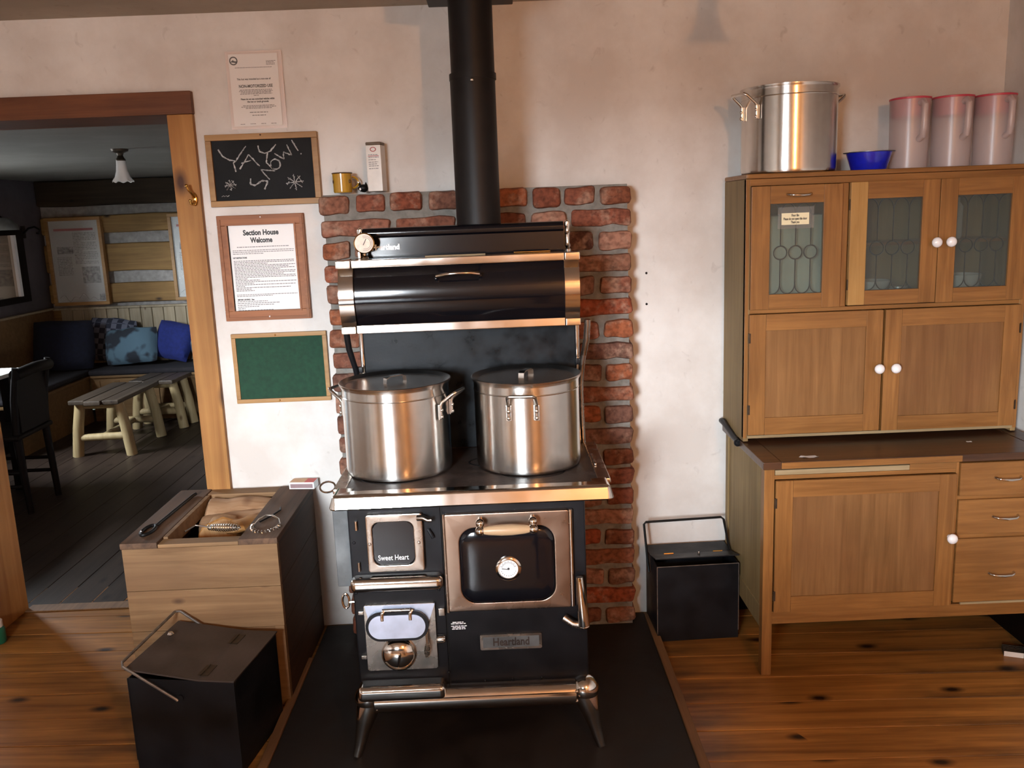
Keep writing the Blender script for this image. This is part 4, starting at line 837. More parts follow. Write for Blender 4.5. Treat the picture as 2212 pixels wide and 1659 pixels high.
# ------------------------------------------------------------------ ash buckets
def ash_bucket(name, label, loc, rotz, w, d_, h_, lift, handle, flip):
    t = thing(name, label, 'ash bucket', loc, rotz, 'black lidded ash buckets')
    tw = .004
    for nm, a in (('front_panel', (-w / 2, w / 2, -d_ / 2, -d_ / 2 + tw)), ('back_panel', (-w / 2, w / 2, d_ / 2 - tw, d_ / 2)), ('side_panel', (-w / 2, -w / 2 + tw, -d_ / 2 + tw, d_ / 2 - tw)), ('side_panel', (w / 2 - tw, w / 2, -d_ / 2 + tw, d_ / 2 - tw))):
        part(nm, B().box(*a, 0, h_, .001), M['bucket'], t, local=True)
    part('bottom', B().box(-w / 2 + tw, w / 2 - tw, -d_ / 2 + tw, d_ / 2 - tw, .001, .006), M['bucket'], t, local=True)
    for sx in (-1, 1): part('worn_edge', B().box(sx * w / 2 - .0015, sx * w / 2 + .0015, -d_ / 2 - .0012, -d_ / 2 + .002, .03, h_, .0005), M['worn_edge' if not flip else 'bucket'], t, local=True)
    part('worn_edge', B().box(-w / 2, w / 2, -d_ / 2 - .0008, -d_ / 2 + .002, h_ - .002, h_ + .0008, .0005), M['worn_edge' if not flip else 'bucket'], t, local=True)
    return t
# left bucket (in front of the wood box)
w, d_, h_ = .325, .300, .292
t = ash_bucket('ash_bucket', 'large black steel ash bucket standing in front of the wood box', (-.945, -.768, 0), R_(-9), w, d_, h_, 0, 'down', True)
lm = M['bucket_lid']
ln = .056   # lid split runs front to back
part('lid', B().box(ln, w / 2 + .004, -d_ / 2 - .004, d_ / 2 + .004, h_ + .001, h_ + .006, .001), lm, t, local=True)
lv = B().box(-w / 2 - .006, ln, -d_ / 2 - .004, d_ / 2 + .004, 0, .005, .001); lv.xf(Matrix.Translation((ln, 0, h_ + .001)) @ Matrix.Rotation(R_(6.5), 4, 'Y') @ Matrix.Translation((-ln, 0, 0)))
part('raised_lid', lv, lm, t, local=True)
for yy in (-.10, .09): part('hinge', B().tube([(ln - .002, yy - .03, h_ + .007), (ln - .002, yy + .03, h_ + .007)], .003, 8).box(ln - .022, ln + .02, yy - .03, yy + .03, h_ + .005, h_ + .0075), M['hinge'], t, local=True)
part('lid_knob', B().lathe([(.006, 0), (.010, .006), (.006, .012), (.001, .013)], (-w / 2 + .025, .055, h_ + .030), 16), M['steel_wire'], t, local=True)
part('bail_handle', B().tube([(-.010, -d_ / 2 - .007, .232), (-.012, -d_ / 2 - .008, .236), (-.165, -d_ / 2 - .012, h_ + .043), (-.172, -d_ / 2 + .0, h_ + .050), (-.172, d_ / 2 - .0, h_ + .064), (-.158, d_ / 2 + .008, h_ + .062), (.02, d_ / 2 + .008, .232)], .0042, 8), M['worn_edge'], t, local=True)
part('bail_lug', B().lathe([(.010, 0), (.010, .004)], (-.004, -d_ / 2, .238), 14, 'y'), M['bucket'], t, local=True)
# right bucket (beside the bricks)
w, d_, h_ = .300, .205, .292
t = ash_bucket('ash_bucket', 'black steel ash bucket with raised bail between the bricks and the oak cabinet', (.668, -.143, 0), R_(2), w, d_, h_, 0, 'up', False)
hy = .0
part('lid', B().box(-w / 2 - .004, w / 2 + .004, hy, d_ / 2 + .003, h_ + .001, h_ + .005, .001), M['bucket'], t, local=True)
lv = B().box(-w / 2 - .004, w / 2 + .004, -d_ / 2 + .004, hy, 0, .004, .001); lv.xf(Matrix.Translation((0, hy, h_ + .003)) @ Matrix.Rotation(R_(-13), 4, 'X') @ Matrix.Translation((0, -hy, 0)))
part('raised_lid', lv, M['bucket'], t, local=True)
for xx in (-.085, .10): part('hinge', B().tube([(xx - .018, hy, h_ + .008), (xx + .018, hy, h_ + .008)], .0028, 8), M['brass'], t, local=True)
part('lid_knob', B().lathe([(.004, 0), (.005, .008), (.003, .016)], (.012, -.065, h_ + .020), 12), M['steel_wire'], t, local=True)
part('bail_handle', B().tube([(-w / 2 - .006, .015, .225), (-w / 2 - .008, .03, .26), (-w / 2 - .016, .055, .40), (-w / 2 - .008, .056, .408), (w / 2 - .022, .056, .412), (w / 2 - .012, .054, .404), (w / 2 + .005, .02, .275), (w / 2 + .005, .012, .225)], .0046, 8), M['black'], t, local=True)

# small things on the floor
t = thing('spray_bottle', 'small green bottle with pale cap by the left door jamb', 'bottle', (-2.026, -.030, 0))
part('bottle_body', B().lathe([(.03, 0), (.033, .006), (.033, .055), (.026, .066)], (0, 0, 0), 24), M['green_plastic'], t, local=True)
part('cap', B().lathe([(.027, .066), (.027, .09), (.022, .094)], (0, 0, 0), 24), M['white_plastic'], t, local=True)
t = thing('slatted_rack', 'narrow slatted rack with pale edge on the floor under the oak cabinet', 'rack', (1.745, -.447, 0), R_(-22))
for k in range(5): part('slat', B().box(-.05, .06, -.026 + .0115 * k, -.018 + .0115 * k, .006, .018, .001), M['hinge'], t, local=True)
part('pale_edge', B().box(-.05, .06, -.030, -.0265, 0, .018, .001), M['white_plastic'], t, local=True)
for k in (-.045, .05): part('cross_bar', B().box(k - .005, k + .005, -.0265, .030, 0, .006), M['hinge'], t, local=True)

# ------------------------------------------------------------------ kitchen cabinet: base, worktop, hutch
def framed_door(parent, name, x0, x1, z0, z1, y, st_w, rail_t, rail_b, th=.018, panel=None, glass=None, side_mats=(None, None)):
    """stile-and-rail door on the face y (front at y - th)"""
    d = part(name, B().box(x0, x0 + st_w, y - th, y, z0, z1, .002), side_mats[0] or M['oak_v'], parent)
    part('stile', B().box(x1 - st_w, x1, y - th, y, z0, z1, .002), side_mats[1] or M['oak_v'], d)
    part('rail', B().box(x0 + st_w, x1 - st_w, y - th, y, z1 - rail_t, z1, .001), M['oak_h'], d); part('rail', B().box(x0 + st_w, x1 - st_w, y - th, y, z0, z0 + rail_b, .001), M['oak_h'], d)
    if panel: part('panel', B().box(x0 + st_w, x1 - st_w, y - th + .006, y - .003, z0 + rail_b, z1 - rail_t), panel, d)
    if glass: part('pane', B().box(x0 + st_w, x1 - st_w, y - th + .007, y - th + .010, z0 + rail_b, z1 - rail_t), glass, d)
    return d
def knob(d, x, z, y):
    part('knob', B().lathe([(.007, 0), (.007, .010), (.012, .013), (.0165, .019), (.0168, .025), (.013, .031), (.006, .034), (.001, .0345)], (x, y, z), 24, 'y'), M['porcelain'], d, 'round white porcelain knob')
def hinge(d, x, z, y, h_=.034): part('hinge', B().box(x - .004, x + .004, y - .003, y + .004, z - h_ / 2, z + h_ / 2, .001), M['hinge'], d)
def pull(d, x0, x1, z, y):
    part('pull', B().tube([(x0, y, z), (x0 + .004, y - .012, z - .001), (x0 + .016, y - .020, z - .003), ((x0 + x1) / 2, y - .022, z - .004), (x1 - .016, y - .020, z - .003), (x1 - .004, y - .012, z - .001), (x1, y, z)], [.005, .004, .0035, .0045, .0035, .004, .005], 10), M['chrome'], d)
CF = -.515; CX0, CX1 = .826, 1.775
bc = thing('base_cabinet', 'oak base cabinet with large door, three drawers and tapered legs', 'cabinet', (1.3, -.27, 0))
for xa, xb in ((CX0, CX0 + .034), (CX1 - .034, CX1)):
    part('leg', B().box(xa, xb, CF, CF + .034, 0, .732, .002), M['oak_v'], bc); part('leg', B().box(xa, xb, -.055, -.021, 0, .732, .002), M['oak_side'], bc)
part('side_panel', B().box(CX0 + .006, CX0 + .016, CF + .034, -.055, .16, .732), M['oak_side'], bc); part('side_panel', B().box(CX1 - .016, CX1 - .006, CF + .034, -.055, .16, .732), M['oak_side'], bc)
part('side_rail', B().box(CX0 + .002, CX0 + .02, CF + .034, -.055, .16, .235, .002), M['oak_side'], bc)
part('back_panel', B().box(CX0 + .034, CX1 - .034, -.034, -.024, .19, .732), M['oak_side'], bc); part('bottom_panel', B().box(CX0 + .02, CX1 - .02, CF + .02, -.04, .19, .205), M['oak_side'], bc)
part('bottom_rail', B().box(CX0 + .034, CX1 - .034, CF + .003, CF + .026, .184, .2285, .002), M['oak_h'], bc)
part('top_rail', B().box(CX0 + .034, 1.452, CF + .003, CF + .026, .689, .703, .001), M['oak_h'], bc); part('top_rail', B().box(1.30, 1.452, CF + .003, CF + .026, .703, .732, .001), M['oak_h'], bc); part('top_rail', B().box(CX0 + .034, CX1 - .034, CF + .008, CF + .026, .7235, .732), M['oak_h'], bc)
part('middle_stile', B().box(1.4525, 1.462, CF + .003, CF + .026, .2285, .7235, .001), M['oak_v'], bc)
pb_ = part('pull_board', B().box(CX0 + .035, 1.2985, CF - .001, -.08, .7045, .7215, .002), M['pale_board'], bc, 'pale slide-out board')
d = framed_door(bc, 'door', CX0 + .036, 1.451, .2305, .687, CF + .004, .056, .056, .055, .014, M['oak_panel'])
hinge(d, CX0 + .036, .612, CF - .009); hinge(d, CX0 + .036, .29, CF - .009); knob(d, 1.4355, .474, CF - .010)
for z0, z1, zp in ((.609, .7215, .672), (.477, .596, .540), (.238, .462, .342)):
    d = part('drawer', B().box(1.4635, CX1 - .036, CF - .006, CF + .012, z0, z1, .003), M['oak_h'], bc); part('drawer_box', B().box(1.47, CX1 - .05, CF + .012, -.12, z0 + .006, z1 - .01), M['oak_side'], d)
    pull(d, 1.577, 1.660, zp - .003, CF - .006)
part('drawer_rail', B().box(1.4625, CX1 - .035, CF + .004, CF + .02, .596, .609), M['oak_h'], bc); part('drawer_rail', B().box(1.4625, CX1 - .035, CF + .004, CF + .02, .462, .477), M['oak_h'], bc)
part('split_strip', B().box(1.49, CX1 - .036, CF - .003, CF + .004, .229, .2365), M['pale_board'], bc)

wt = thing('worktop', 'dark worn wooden worktop between the hutch and the base cabinet', 'worktop', (1.3, -.27, .733))
part('slab', B().box(CX0 + .045, CX1 - .05, CF - .030, -.02, .733, .758, .003), M['worktop'], wt)
part('breadboard_end', B().box(CX0 - .014, CX0 + .0445, CF - .034, -.02, .733, .7585, .003), M['worktop'], wt); part('breadboard_end', B().box(CX1 - .0495, CX1 + .014, CF - .034, -.02, .733, .7585, .003), M['worktop'], wt)
part('front_edge', B().box(CX0 + .045, 1.452, CF - .0335, CF - .0305, .735, .7555, .001), M['oak_h'], wt)
part('white_smear', B().lathe([(.034, .7582), (.030, .7590), (.001, .7592)], (0, 0, 0), 14).jit(.006, 60).xf(Matrix.Translation((.975, CF + .015, 0)) @ Matrix.Diagonal((1, .35, 1, 1))), M['dialface'], wt, 'small white smear')
part('white_smear', B().lathe([(.010, .7582), (.001, .7592)], (0, 0, 0), 10).jit(.003, 90).xf(Matrix.Translation((1.55, -.40, 0))), M['dialface'], wt)
part('slide_bracket', B().tube([(CX0 - .020, -.03, .775), (CX0 - .022, -.07, .780), (CX0 - .02, -.14, .768), (CX0 - .016, -.20, .755), (CX0 - .016, -.27, .752)], [.010, .012, .010, .012, .008], 10).ball((CX0 - .018, -.255, .748), .014), M['iron'], wt, 'black iron slide bracket')

HF = -.298; HX0, HX1, HZ0, HZ1 = .815, 1.765, .774, 1.667
hu = thing('hutch', 'oak hutch with three leaded glass doors and two panelled doors', 'cabinet', (1.29, -.16, HZ0))
for xa in (HX0, HX1 - .018): part('side', B().box(xa, xa + .018, HF + .001, -.02, HZ0 - .012, HZ1 - .016, .002), M['oak_side'], hu)
tp = [(HX0, -.02), (HX0, HF - .002), (HX0 + .012, HF - .006), (HX1 - .012, HF - .006), (HX1, HF - .002), (HX1, -.02)]
part('top', B().prism(tp, HZ1 - .016, HZ1, 'z', .004), M['oak_h'], hu)
part('back', B().box(HX0 + .018, HX1 - .018, -.03, -.02, HZ0, HZ1 - .016), M['oak_side'], hu)
part('bottom', B().box(HX0 + .018, HX1 - .018, HF + .02, -.03, HZ0, HZ0 + .012), M['oak_h'], hu); part('shelf', B().box(HX0 + .018, HX1 - .018, HF + .022, -.03, 1.205, 1.218), M['oak_h'], hu); part('shelf', B().box(1.15, HX1 - .018, HF + .06, -.03, 1.415, 1.425), M['oak_h'], hu)
part('partition', B().box(1.136, 1.148, HF + .02, -.03, 1.218, HZ1 - .016), M['oak_v'], hu)
part('face_stile', B().box(HX0 + .0, HX0 + .012, HF, HF + .02, HZ0, HZ1 - .017, .001), M['oak_v'], hu); part('face_stile', B().box(HX1 - .016, HX1, HF, HF + .02, HZ0, HZ1 - .017, .001), M['oak_v'], hu)
part('face_stile', B().box(1.130, 1.155, HF + .001, HF + .02, 1.220, 1.627, .001), M['oak_v'], hu)
part('face_rail', B().box(HX0 + .012, HX1 - .016, HF, HF + .02, 1.628, HZ1 - .017, .001), M['oak_h'], hu); part('face_rail', B().box(HX0 + .012, HX1 - .016, HF + .002, HF + .02, 1.206, 1.2195, .001), M['oak_h'], hu)
part('sill_strip', B().box(HX0 + .012, HX1 - .016, HF - .006, HF + .02, HZ0, HZ0 + .010, .001), M['pale_board'], hu)
def cames(d, x0, x1, z0, z1, y):
    b = B(); w = x1 - x0; zc = z0 + .46 * (z1 - z0); rc = w * .125; cx3 = [x0 + w * f for f in (.215, .5, .785)]
    def seg(p, q): b.tube([(p[0], y, p[1]), (q[0], y, q[1])], .0021, 6)
    for c in cx3:
        b.tube([(c + rc * math.cos(a), y, zc + rc * math.sin(a)) for a in [2 * pi * k / 24 for k in range(24)]], .0021, 6, True)
        seg((c, zc + rc), (c, z1 - w * .22)); seg((c, zc - rc), (c, z0 + w * .18))
        for s in (-1, 1):
            b.tube([(c + s * (w * .142) * (1 - math.cos(a)), y, z1 - w * .22 + w * .22 * math.sin(a)) for a in [pi / 2 * k / 6 for k in range(7)]], .0019, 6)
            b.tube([(c + s * (w * .142) * (1 - math.cos(a)), y, z0 + w * .18 - w * .18 * math.sin(a)) for a in [pi / 2 * k / 6 for k in range(7)]], .0019, 6)
    part('lead_came', b, M['came'], d)
GY = HF - .010
d1 = framed_door(hu, 'glass_door', .829, 1.1295, 1.221, 1.626, HF + .001, .062, .058, .050, .019, None, M['cabglass'])
cames(d1, .891, 1.0675, 1.271, 1.568, HF - .0085); pull(d1, .946, 1.024, 1.597, HF - .018)
s_ = part('label_sticker', B().box(.930, 1.021, HF - .0125, HF - .0115, 1.4985, 1.5365), M['label'], d1, 'cream printed label taped on the glass')
part('tape_film', B().box(.918, 1.038, HF - .0112, HF - .0108, 1.486, 1.556), M['film'], d1)
part('printed_text', text_front('Flour Bin', .0115, .975, HF - .0127, 1.5285, .025, .0003), M['ink'], s_); part('printed_text', text_front('Please do not open this door', .0115, .975, HF - .0127, 1.5175, .078, .0003), M['ink'], s_); part('printed_text', text_front('Thank you', .0115, .975, HF - .0127, 1.5065, .028, .0003), M['ink'], s_)
light_oak = wood('pale_replacement_stile', (.42, .22, .062), (.60, .345, .115), 'z', 1.2, 0, .42, coat=.1)
d2 = framed_door(hu, 'glass_door', 1.156, 1.4495, 1.224, 1.628, HF + .001, .056, .055, .048, .019, None, M['cabglass'], (light_oak, None))
cames(d2, 1.212, 1.3935, 1.272, 1.573, HF - .0085); knob(d2, 1.4365, 1.4235, HF - .018); hinge(d2, 1.1575, 1.556, HF - .012, .036); hinge(d2, 1.1575, 1.293, HF - .012, .036)
d3 = framed_door(hu, 'glass_door', 1.4515, 1.747, 1.222, 1.628, HF + .001, .058, .055, .048, .019, None, M['cabglass'])
cames(d3, 1.5095, 1.689, 1.270, 1.573, HF - .0085); knob(d3, 1.4845, 1.4235, HF - .018); hinge(d3, 1.7465, 1.556, HF - .012, .036); hinge(d3, 1.7465, 1.293, HF - .012, .036)
d4 = framed_door(hu, 'panel_door', .828, 1.2815, .787, 1.2045, HF + .004, .057, .055, .060, .018, M['oak_panel'], None, (None, M['oak_v'])); hinge(d4, .829, 1.125, HF - .013); hinge(d4, .829, .877, HF - .013); knob(d4, 1.266, 1.0065, HF - .014)
d5 = framed_door(hu, 'panel_door', 1.2875, 1.747, .786, 1.2045, HF + .001, .056, .057, .050, .018, M['oak_panel']); hinge(d5, 1.746, 1.125, HF - .014); hinge(d5, 1.746, .86, HF - .014); knob(d5, 1.321, 1.0065, HF - .017)
# what shows through the glass
solo('flour_bin', B().box(.845, 1.125, HF + .03, -.05, 1.219, 1.53, .01), M['flourbin'], 'grey green tin flour bin behind the labelled glass door', 'bin', (.985, -.15, 1.219))
def bowl(x, y_, z, r, h_, label, mat='crock'):
    return solo('bowl', B().lathe([(r * .45, 0), (r * .5, .004), (r * .85, h_ * .55), (r, h_), (r * .96, h_), (r * .8, h_ * .5), (.001, .008)], (x, y_, z), 32, cap1=False), M[mat], label, 'bowl', (x, y_, z), 'crockery behind the cabinet glass')
bowl(1.285, -.18, 1.219, .068, .075, 'pale bowl low behind the middle glass door'); bowl(1.60, -.18, 1.219, .072, .085, 'pale bowl low behind the right glass door')
solo('glass_jar', B().lathe([(.035, 0), (.04, .01), (.04, .11), (.03, .125), (.03, .14)], (1.565, -.16, 1.426), 24), M['crock'], 'tall pale jar on the upper shelf behind the right glass door', 'jar', (1.565, -.16, 1.426))
solo('tin_canister', B().lathe([(.03, 0), (.03, .05)], (1.39, -.17, 1.219), 20), M['tin'], 'small tin beside the bowl behind the middle glass door', 'tin', (1.39, -.17, 1.219))

# ------------------------------------------------------------------ on top of the hutch
stockpot('stockpot', 'open aluminium stockpot standing on top of the oak hutch', (.987, -.186, 1.6675), R_(20), .1555, .278, False)
t = thing('blue_basin', 'small cobalt blue enamel basin on top of the oak hutch', 'basin', (1.257, -.20, 1.6675))
part('bowl', B().lathe([(.055, 0), (.057, .003), (.074, .058), (.0715, .058), (.054, .006), (.001, .005)], (0, 0, 0), 40, cap1=False), M['blue'], t, local=True)
part('rim', B().lathe([(.072, .057), (.083, .0585), (.083, .0605), (.072, .060)], (0, 0, 0), 40, cap0=False, cap1=False), M['steelrim'], t, local=True)
pt = thing('pitcher', 'frosted plastic pitcher with pink lid, leftmost of three on the oak hutch', 'pitcher', (1.412, -.15, 1.6675), R_(-84), 'frosted pitchers on the hutch')
part('pitcher_body', B().lathe([(.058, 0), (.061, .004), (.063, .12), (.0655, .228)], (0, 0, 0), 44, cap1=False), M['frost'], pt, local=True)
part('lid', B().lathe([(.0595, .172), (.0622, .222), (.064, .2285), (.067, .2285), (.067, .234), (.058, .236), (.05, .228), (.001, .228)], (0, 0, 0), 44, cap0=False), M['pink'], pt, local=True)
part('handle', B().tube([(.062, 0, .212), (.080, 0, .216), (.090, 0, .205), (.088, 0, .13), (.082, 0, .105), (.060, 0, .095)], .011, 10), M['frost'], pt, local=True)
for xx, nm in ((1.558, 'middle'), (1.702, 'rightmost')):
    c = copy_tree(pt); c.location = (xx, -.15, 1.6675); c['label'] = 'frosted plastic pitcher with pink lid, %s of three on the oak hutch' % nm

# ------------------------------------------------------------------ ceiling lights
def bell_light(label, x, y_, zc, lit=False):
    t = thing('ceiling_light', label, 'ceiling light', (x, y_, zc), 0, 'bell glass ceiling lights')
    part('canopy', B().lathe([(.045, 0), (.042, -.012), (.018, -.022), (.014, -.034)][::-1], (0, 0, 0), 28), M['hinge'], t, local=True)
    part('socket', B().lathe([(.024, -.062), (.026, -.056), (.018, -.045), (.014, -.034)], (0, 0, 0), 24), M['hinge'], t, local=True)
    b = B(); rings = []
    for r, z in ((.024, -.060), (.026, -.085), (.030, -.115), (.040, -.145), (.052, -.165), (.055, -.170)):
        rings.append([(r * (1 + (.05 * math.cos(8 * a) if r > .045 else 0)) * math.cos(a), r * (1 + (.05 * math.cos(8 * a) if r > .045 else 0)) * math.sin(a), z + (.004 * math.cos(8 * a) if r > .05 else 0)) for a in [2 * pi * k / 48 for k in range(48)]])
    part('glass_shade', b.grid(rings), M['shade_lit' if lit else 'opal'], t, local=True)
    part('bulb', B().ball((0, 0, -.130), .024, (1, 1, 1.25)), M['bulb' if lit else 'opal'], t, local=True)
    if lit:
        l = bpy.data.lights.new('lamp_light', 'POINT'); l.energy = 88; l.color = (1.0, .45, .17); l.shadow_soft_size = .035
        o = bpy.data.objects.new('lamp_light', l); COL.objects.link(o); o.location = (x, y_, zc - .205)
    return t
bell_light('frosted bell glass ceiling light in the room beyond the doorway', -2.003, 1.617, PCEIL)
bell_light('unlit bell glass ceiling light in front of the oak cabinet', .78, -1.05, CEIL)
bell_light('lit bell glass ceiling light at the back of the kitchen', .85, -4.0, CEIL, True)

# ------------------------------------------------------------------ the room beyond the doorway
# built-in corner bench
be = thing('corner_bench', 'built-in corner bench with pale beadboard back along the log wall', 'bench', (-3.0, 4.1, 0))
YB, YF, SX = PY1 - .05, 3.93, -3.42
x = PX0 + .09; bm_ = None
while x < -1.9:
    o = part('board', B().box(x, x + .094, YB - .018, YB, .36, .895, .004, 1), M['beadboard'], be); x += .098
part('cap_rail', B().box(PX0 + .02, -1.9, YB - .035, YB, .895, .915, .004), M['beadboard'], be)
part('seat_board', B().box(PX0 + .02, -1.9, YF, YB - .018, .365, .385, .003), M['bench_wood'], be)
part('front_panel', B().box(SX, -1.9, YF + .02, YF + .035, 0, .365), M['bench_wood'], be)
for k in range(9): part('front_batten', B().box(SX + .03 + .16 * k, SX + .07 + .16 * k, YF + .012, YF + .02, .05, .34, .002), M['bench_wood'], be)
part('side_seat_board', B().box(PX0 + .02, SX, 2.75, YF, .365, .385, .003), M['bench_wood'], be)
part('side_front_panel', B().box(SX - .035, SX - .02, 2.75, YF + .02, 0, .365), M['bench_wood'], be)
part('side_back', B().box(PX0 + .005, PX0 + .03, 2.75, YB - .02, .36, .905, .003), M['bench_wood'], be)
part('side_cap_rail', B().box(PX0 + .002, PX0 + .05, 2.75, YB - .036, .905, .922, .004), M['beadboard'], be)
solo('seat_pad', B().box(SX - .01, -1.9, YF - .012, YB - .03, .386, .432, .018, 3), M['seatpad'], 'dark seat pad along the back of the corner bench', 'cushion', (-2.7, 4.1, .386), 'bench seat pads')
solo('seat_pad', B().box(PX0 + .035, SX - .014, 2.76, YB - .03, .386, .432, .018, 3), M['seatpad'], 'dark seat pad on the left leg of the corner bench', 'cushion', (-3.65, 3.4, .386), 'bench seat pads')
def pillow(label, mat, loc, w, h_, t_, rot):
    b = B(); n = 14; rings = []
    for s in (-1, 1):
        rows = []
        for i in range(n + 1):
            row = []
            for j in range(n + 1):
                u, v = -1 + 2 * i / n, -1 + 2 * j / n; f = max(0, (1 - u ** 4) * (1 - v ** 4)) ** .5
                cr = 1 - .07 * (u * u + v * v) * (1 if abs(u * v) < .8 else .4)
                row.append((w / 2 * u * (1 - .06 * v * v), s * t_ / 2 * f, h_ / 2 * v * (1 - .06 * u * u)))
            rows.append(row)
        b.grid(rows, False, flip=(s > 0))
    bmesh.ops.remove_doubles(b.bm, verts=b.bm.verts, dist=.0005); b.jit(.012, 7, loc[0] * 9)
    me = b.mesh('throw_pillow'); me.materials.append(mat); o = bpy.data.objects.new('throw_pillow', me); COL.objects.link(o); o.location = loc; o.rotation_euler = rot
    return tag(o, label, 'pillow', 'pillows on the corner bench')
plaid = plain('plaid_cloth', (.09, .10, .14), .95, 0, .3, 30, .3)
nt = plaid.node_tree; bs = nt.nodes['Principled BSDF']; tc = nt.nodes.new('ShaderNodeTexCoord'); ck = nt.nodes.new('ShaderNodeTexChecker'); ck.inputs['Scale'].default_value = 22; ck.inputs['Color1'].default_value = (.025, .03, .05, 1); ck.inputs['Color2'].default_value = (.14, .15, .20, 1); lnk(nt, tc.outputs['Object'], ck.inputs['Vector']); lnk(nt, ck.outputs['Color'], bs.inputs['Base Color'])
whale = plain('pale_blue_and_dark_print', (.09, .17, .24), .95, 0, .2, 9, .3)
nt = whale.node_tree; bs = nt.nodes['Principled BSDF']; tc = nt.nodes.new('ShaderNodeTexCoord'); nn = nt.nodes.new('ShaderNodeTexNoise'); nn.inputs['Scale'].default_value = 6.5; nn.inputs['Detail'].default_value = 2; rr = nt.nodes.new('ShaderNodeValToRGB'); rr.color_ramp.elements[0].position = .44; rr.color_ramp.elements[1].position = .52; rr.color_ramp.elements[0].color = (.02, .025, .035, 1); rr.color_ramp.elements[1].color = (.085, .15, .20, 1); lnk(nt, tc.outputs['Object'], nn.inputs['Vector']); lnk(nt, nn.outputs['Fac'], rr.inputs['Fac']); lnk(nt, rr.outputs['Color'], bs.inputs['Base Color'])
pillow('big navy pillow at the corner of the bench', M['navy'], (-3.62, 3.98, .645), .46, .42, .15, (R_(-20), R_(3), R_(20)))
pillow('plaid pillow half hidden behind the navy one on the bench', plaid, (-3.36, 4.29, .635), .40, .38, .12, (R_(-16), R_(6), 0))
pillow('pale blue pillow with dark print in the middle of the bench', whale, (-3.13, 4.13, .60), .43, .31, .13, (R_(-22), R_(-3), R_(4)))
pillow('royal blue pillow tilted on the bench beside the door casing', M['royal'], (-2.80, 4.21, .615), .32, .32, .12, (R_(-18), R_(14), R_(-4)))
pillow('pale turquoise pillow at the door casing end of the bench', M['paleblue'], (-2.50, 4.17, .585), .33, .28, .12, (R_(-24), R_(-25), R_(-6)))
# peeled-log coffee tables
def log_table(label, c, rotz, w, L, zt):
    t = thing('log_table', label, 'table', (c[0], c[1], 0), rotz, 'peeled log tables')
    for k in range(3):
        x0 = -w / 2 + w * k / 3
        part('plank', B().box(x0 + .003, x0 + w / 3 - .003, -L / 2 - (.02 if k == 1 else 0), L / 2, zt - .032, zt, .008, 2).jit(.006, 5, k * 3.0), M['table_top'], t, local=True)
    for sy in (-1, 1):
        for sx in (-1, 1):
            yy = sy * (L / 2 - .09); part('leg', B().tube([(sx * (w / 2 + .012), yy, 0), (sx * (w / 2 - .012), yy, .2), (sx * (w / 2 - .045), yy, zt - .033)], [.038, .036, .034], 14).jit(.003, 9), M['peeled'], t, local=True)
        part('stretcher', B().tube([(-w / 2 + .015, yy, .135), (w / 2 - .015, yy, .14)], [.025, .027], 12).jit(.003, 9), M['peeled'], t, local=True)
        part('top_bearer', B().tube([(-w / 2 + .05, yy, zt - .055), (w / 2 - .05, yy, zt - .055)], .020, 10), M['peeled'], t, local=True)
    part('long_stretcher', B().tube([(0, -L / 2 + .09, .138), (0, L / 2 - .09, .138)], .022, 10).jit(.003, 9), M['peeled'], t, local=True)
    return t
log_table('grey topped peeled log table nearest the doorway', (-2.842, 3.07, 0), R_(-1), .36, .70, .415)
log_table('second peeled log table at the far end of the nearer one', (-2.75, 3.70, 0), R_(-5), .36, .36, .40)
# dark chair and dining table at the left
t = thing('dining_chair', 'dark wooden dining chair just inside the left of the doorway', 'chair', (-2.86, 1.72, 0), R_(12))
for sx in (-1, 1):
    part('leg', B().tube([(sx * .19, -.19, 0), (sx * .185, -.17, .44)], [.017, .021], 10), M['dark_wood'], t, local=True)
    part('back_post', B().tube([(sx * .17 + .0, .20, 0), (sx * .17, .18, .44), (sx * .18, .20, .66), (sx * .19, .235, .84)], [.018, .022, .019, .016], 10), M['dark_wood'], t, local=True)
part('seat', B().box(-.21, .21, -.21, .21, .43, .46, .012, 3), M['dark_wood'], t, local=True)
part('top_rail', B().tube([(-.20, .232, .80), (0, .255, .815), (.20, .232, .80)], .032, 12), M['dark_wood'], t, local=True)
part('back_panel', B().prism([(-.165, .47), (.165, .47), (.172, .80), (-.172, .80)], .198, .214), M['dark_wood'], t, local=True)
for zz in (.16, .24):
    for sx in (-1, 1): part('stretcher', B().tube([(sx * .18, -.18, zz), (sx * .17, .19, zz)], .011, 8), M['dark_wood'], t, local=True)
part('front_stretcher', B().tube([(-.185, -.182, .2), (.185, -.182, .2)], .012, 8), M['dark_wood'], t, local=True)
for o in [t]: o.rotation_euler = (0, 0, R_(-88)); o.location = (-2.93, 1.73, 0)
t = thing('dining_table', 'pale topped table at the left edge beyond the doorway', 'table', (-3.36, 1.75, 0))
part('top', B().box(-.52, .40, -.62, .42, .725, .75, .006), M['poster'], t, local=True)  # pale colour of the top includes light reflected off it
for sx in (-.42, .32):
    for sy in (-.5, .32): part('leg', B().box(sx - .03, sx + .03, sy - .03, sy + .03, 0, .725, .004), M['dark_wood'], t, local=True)
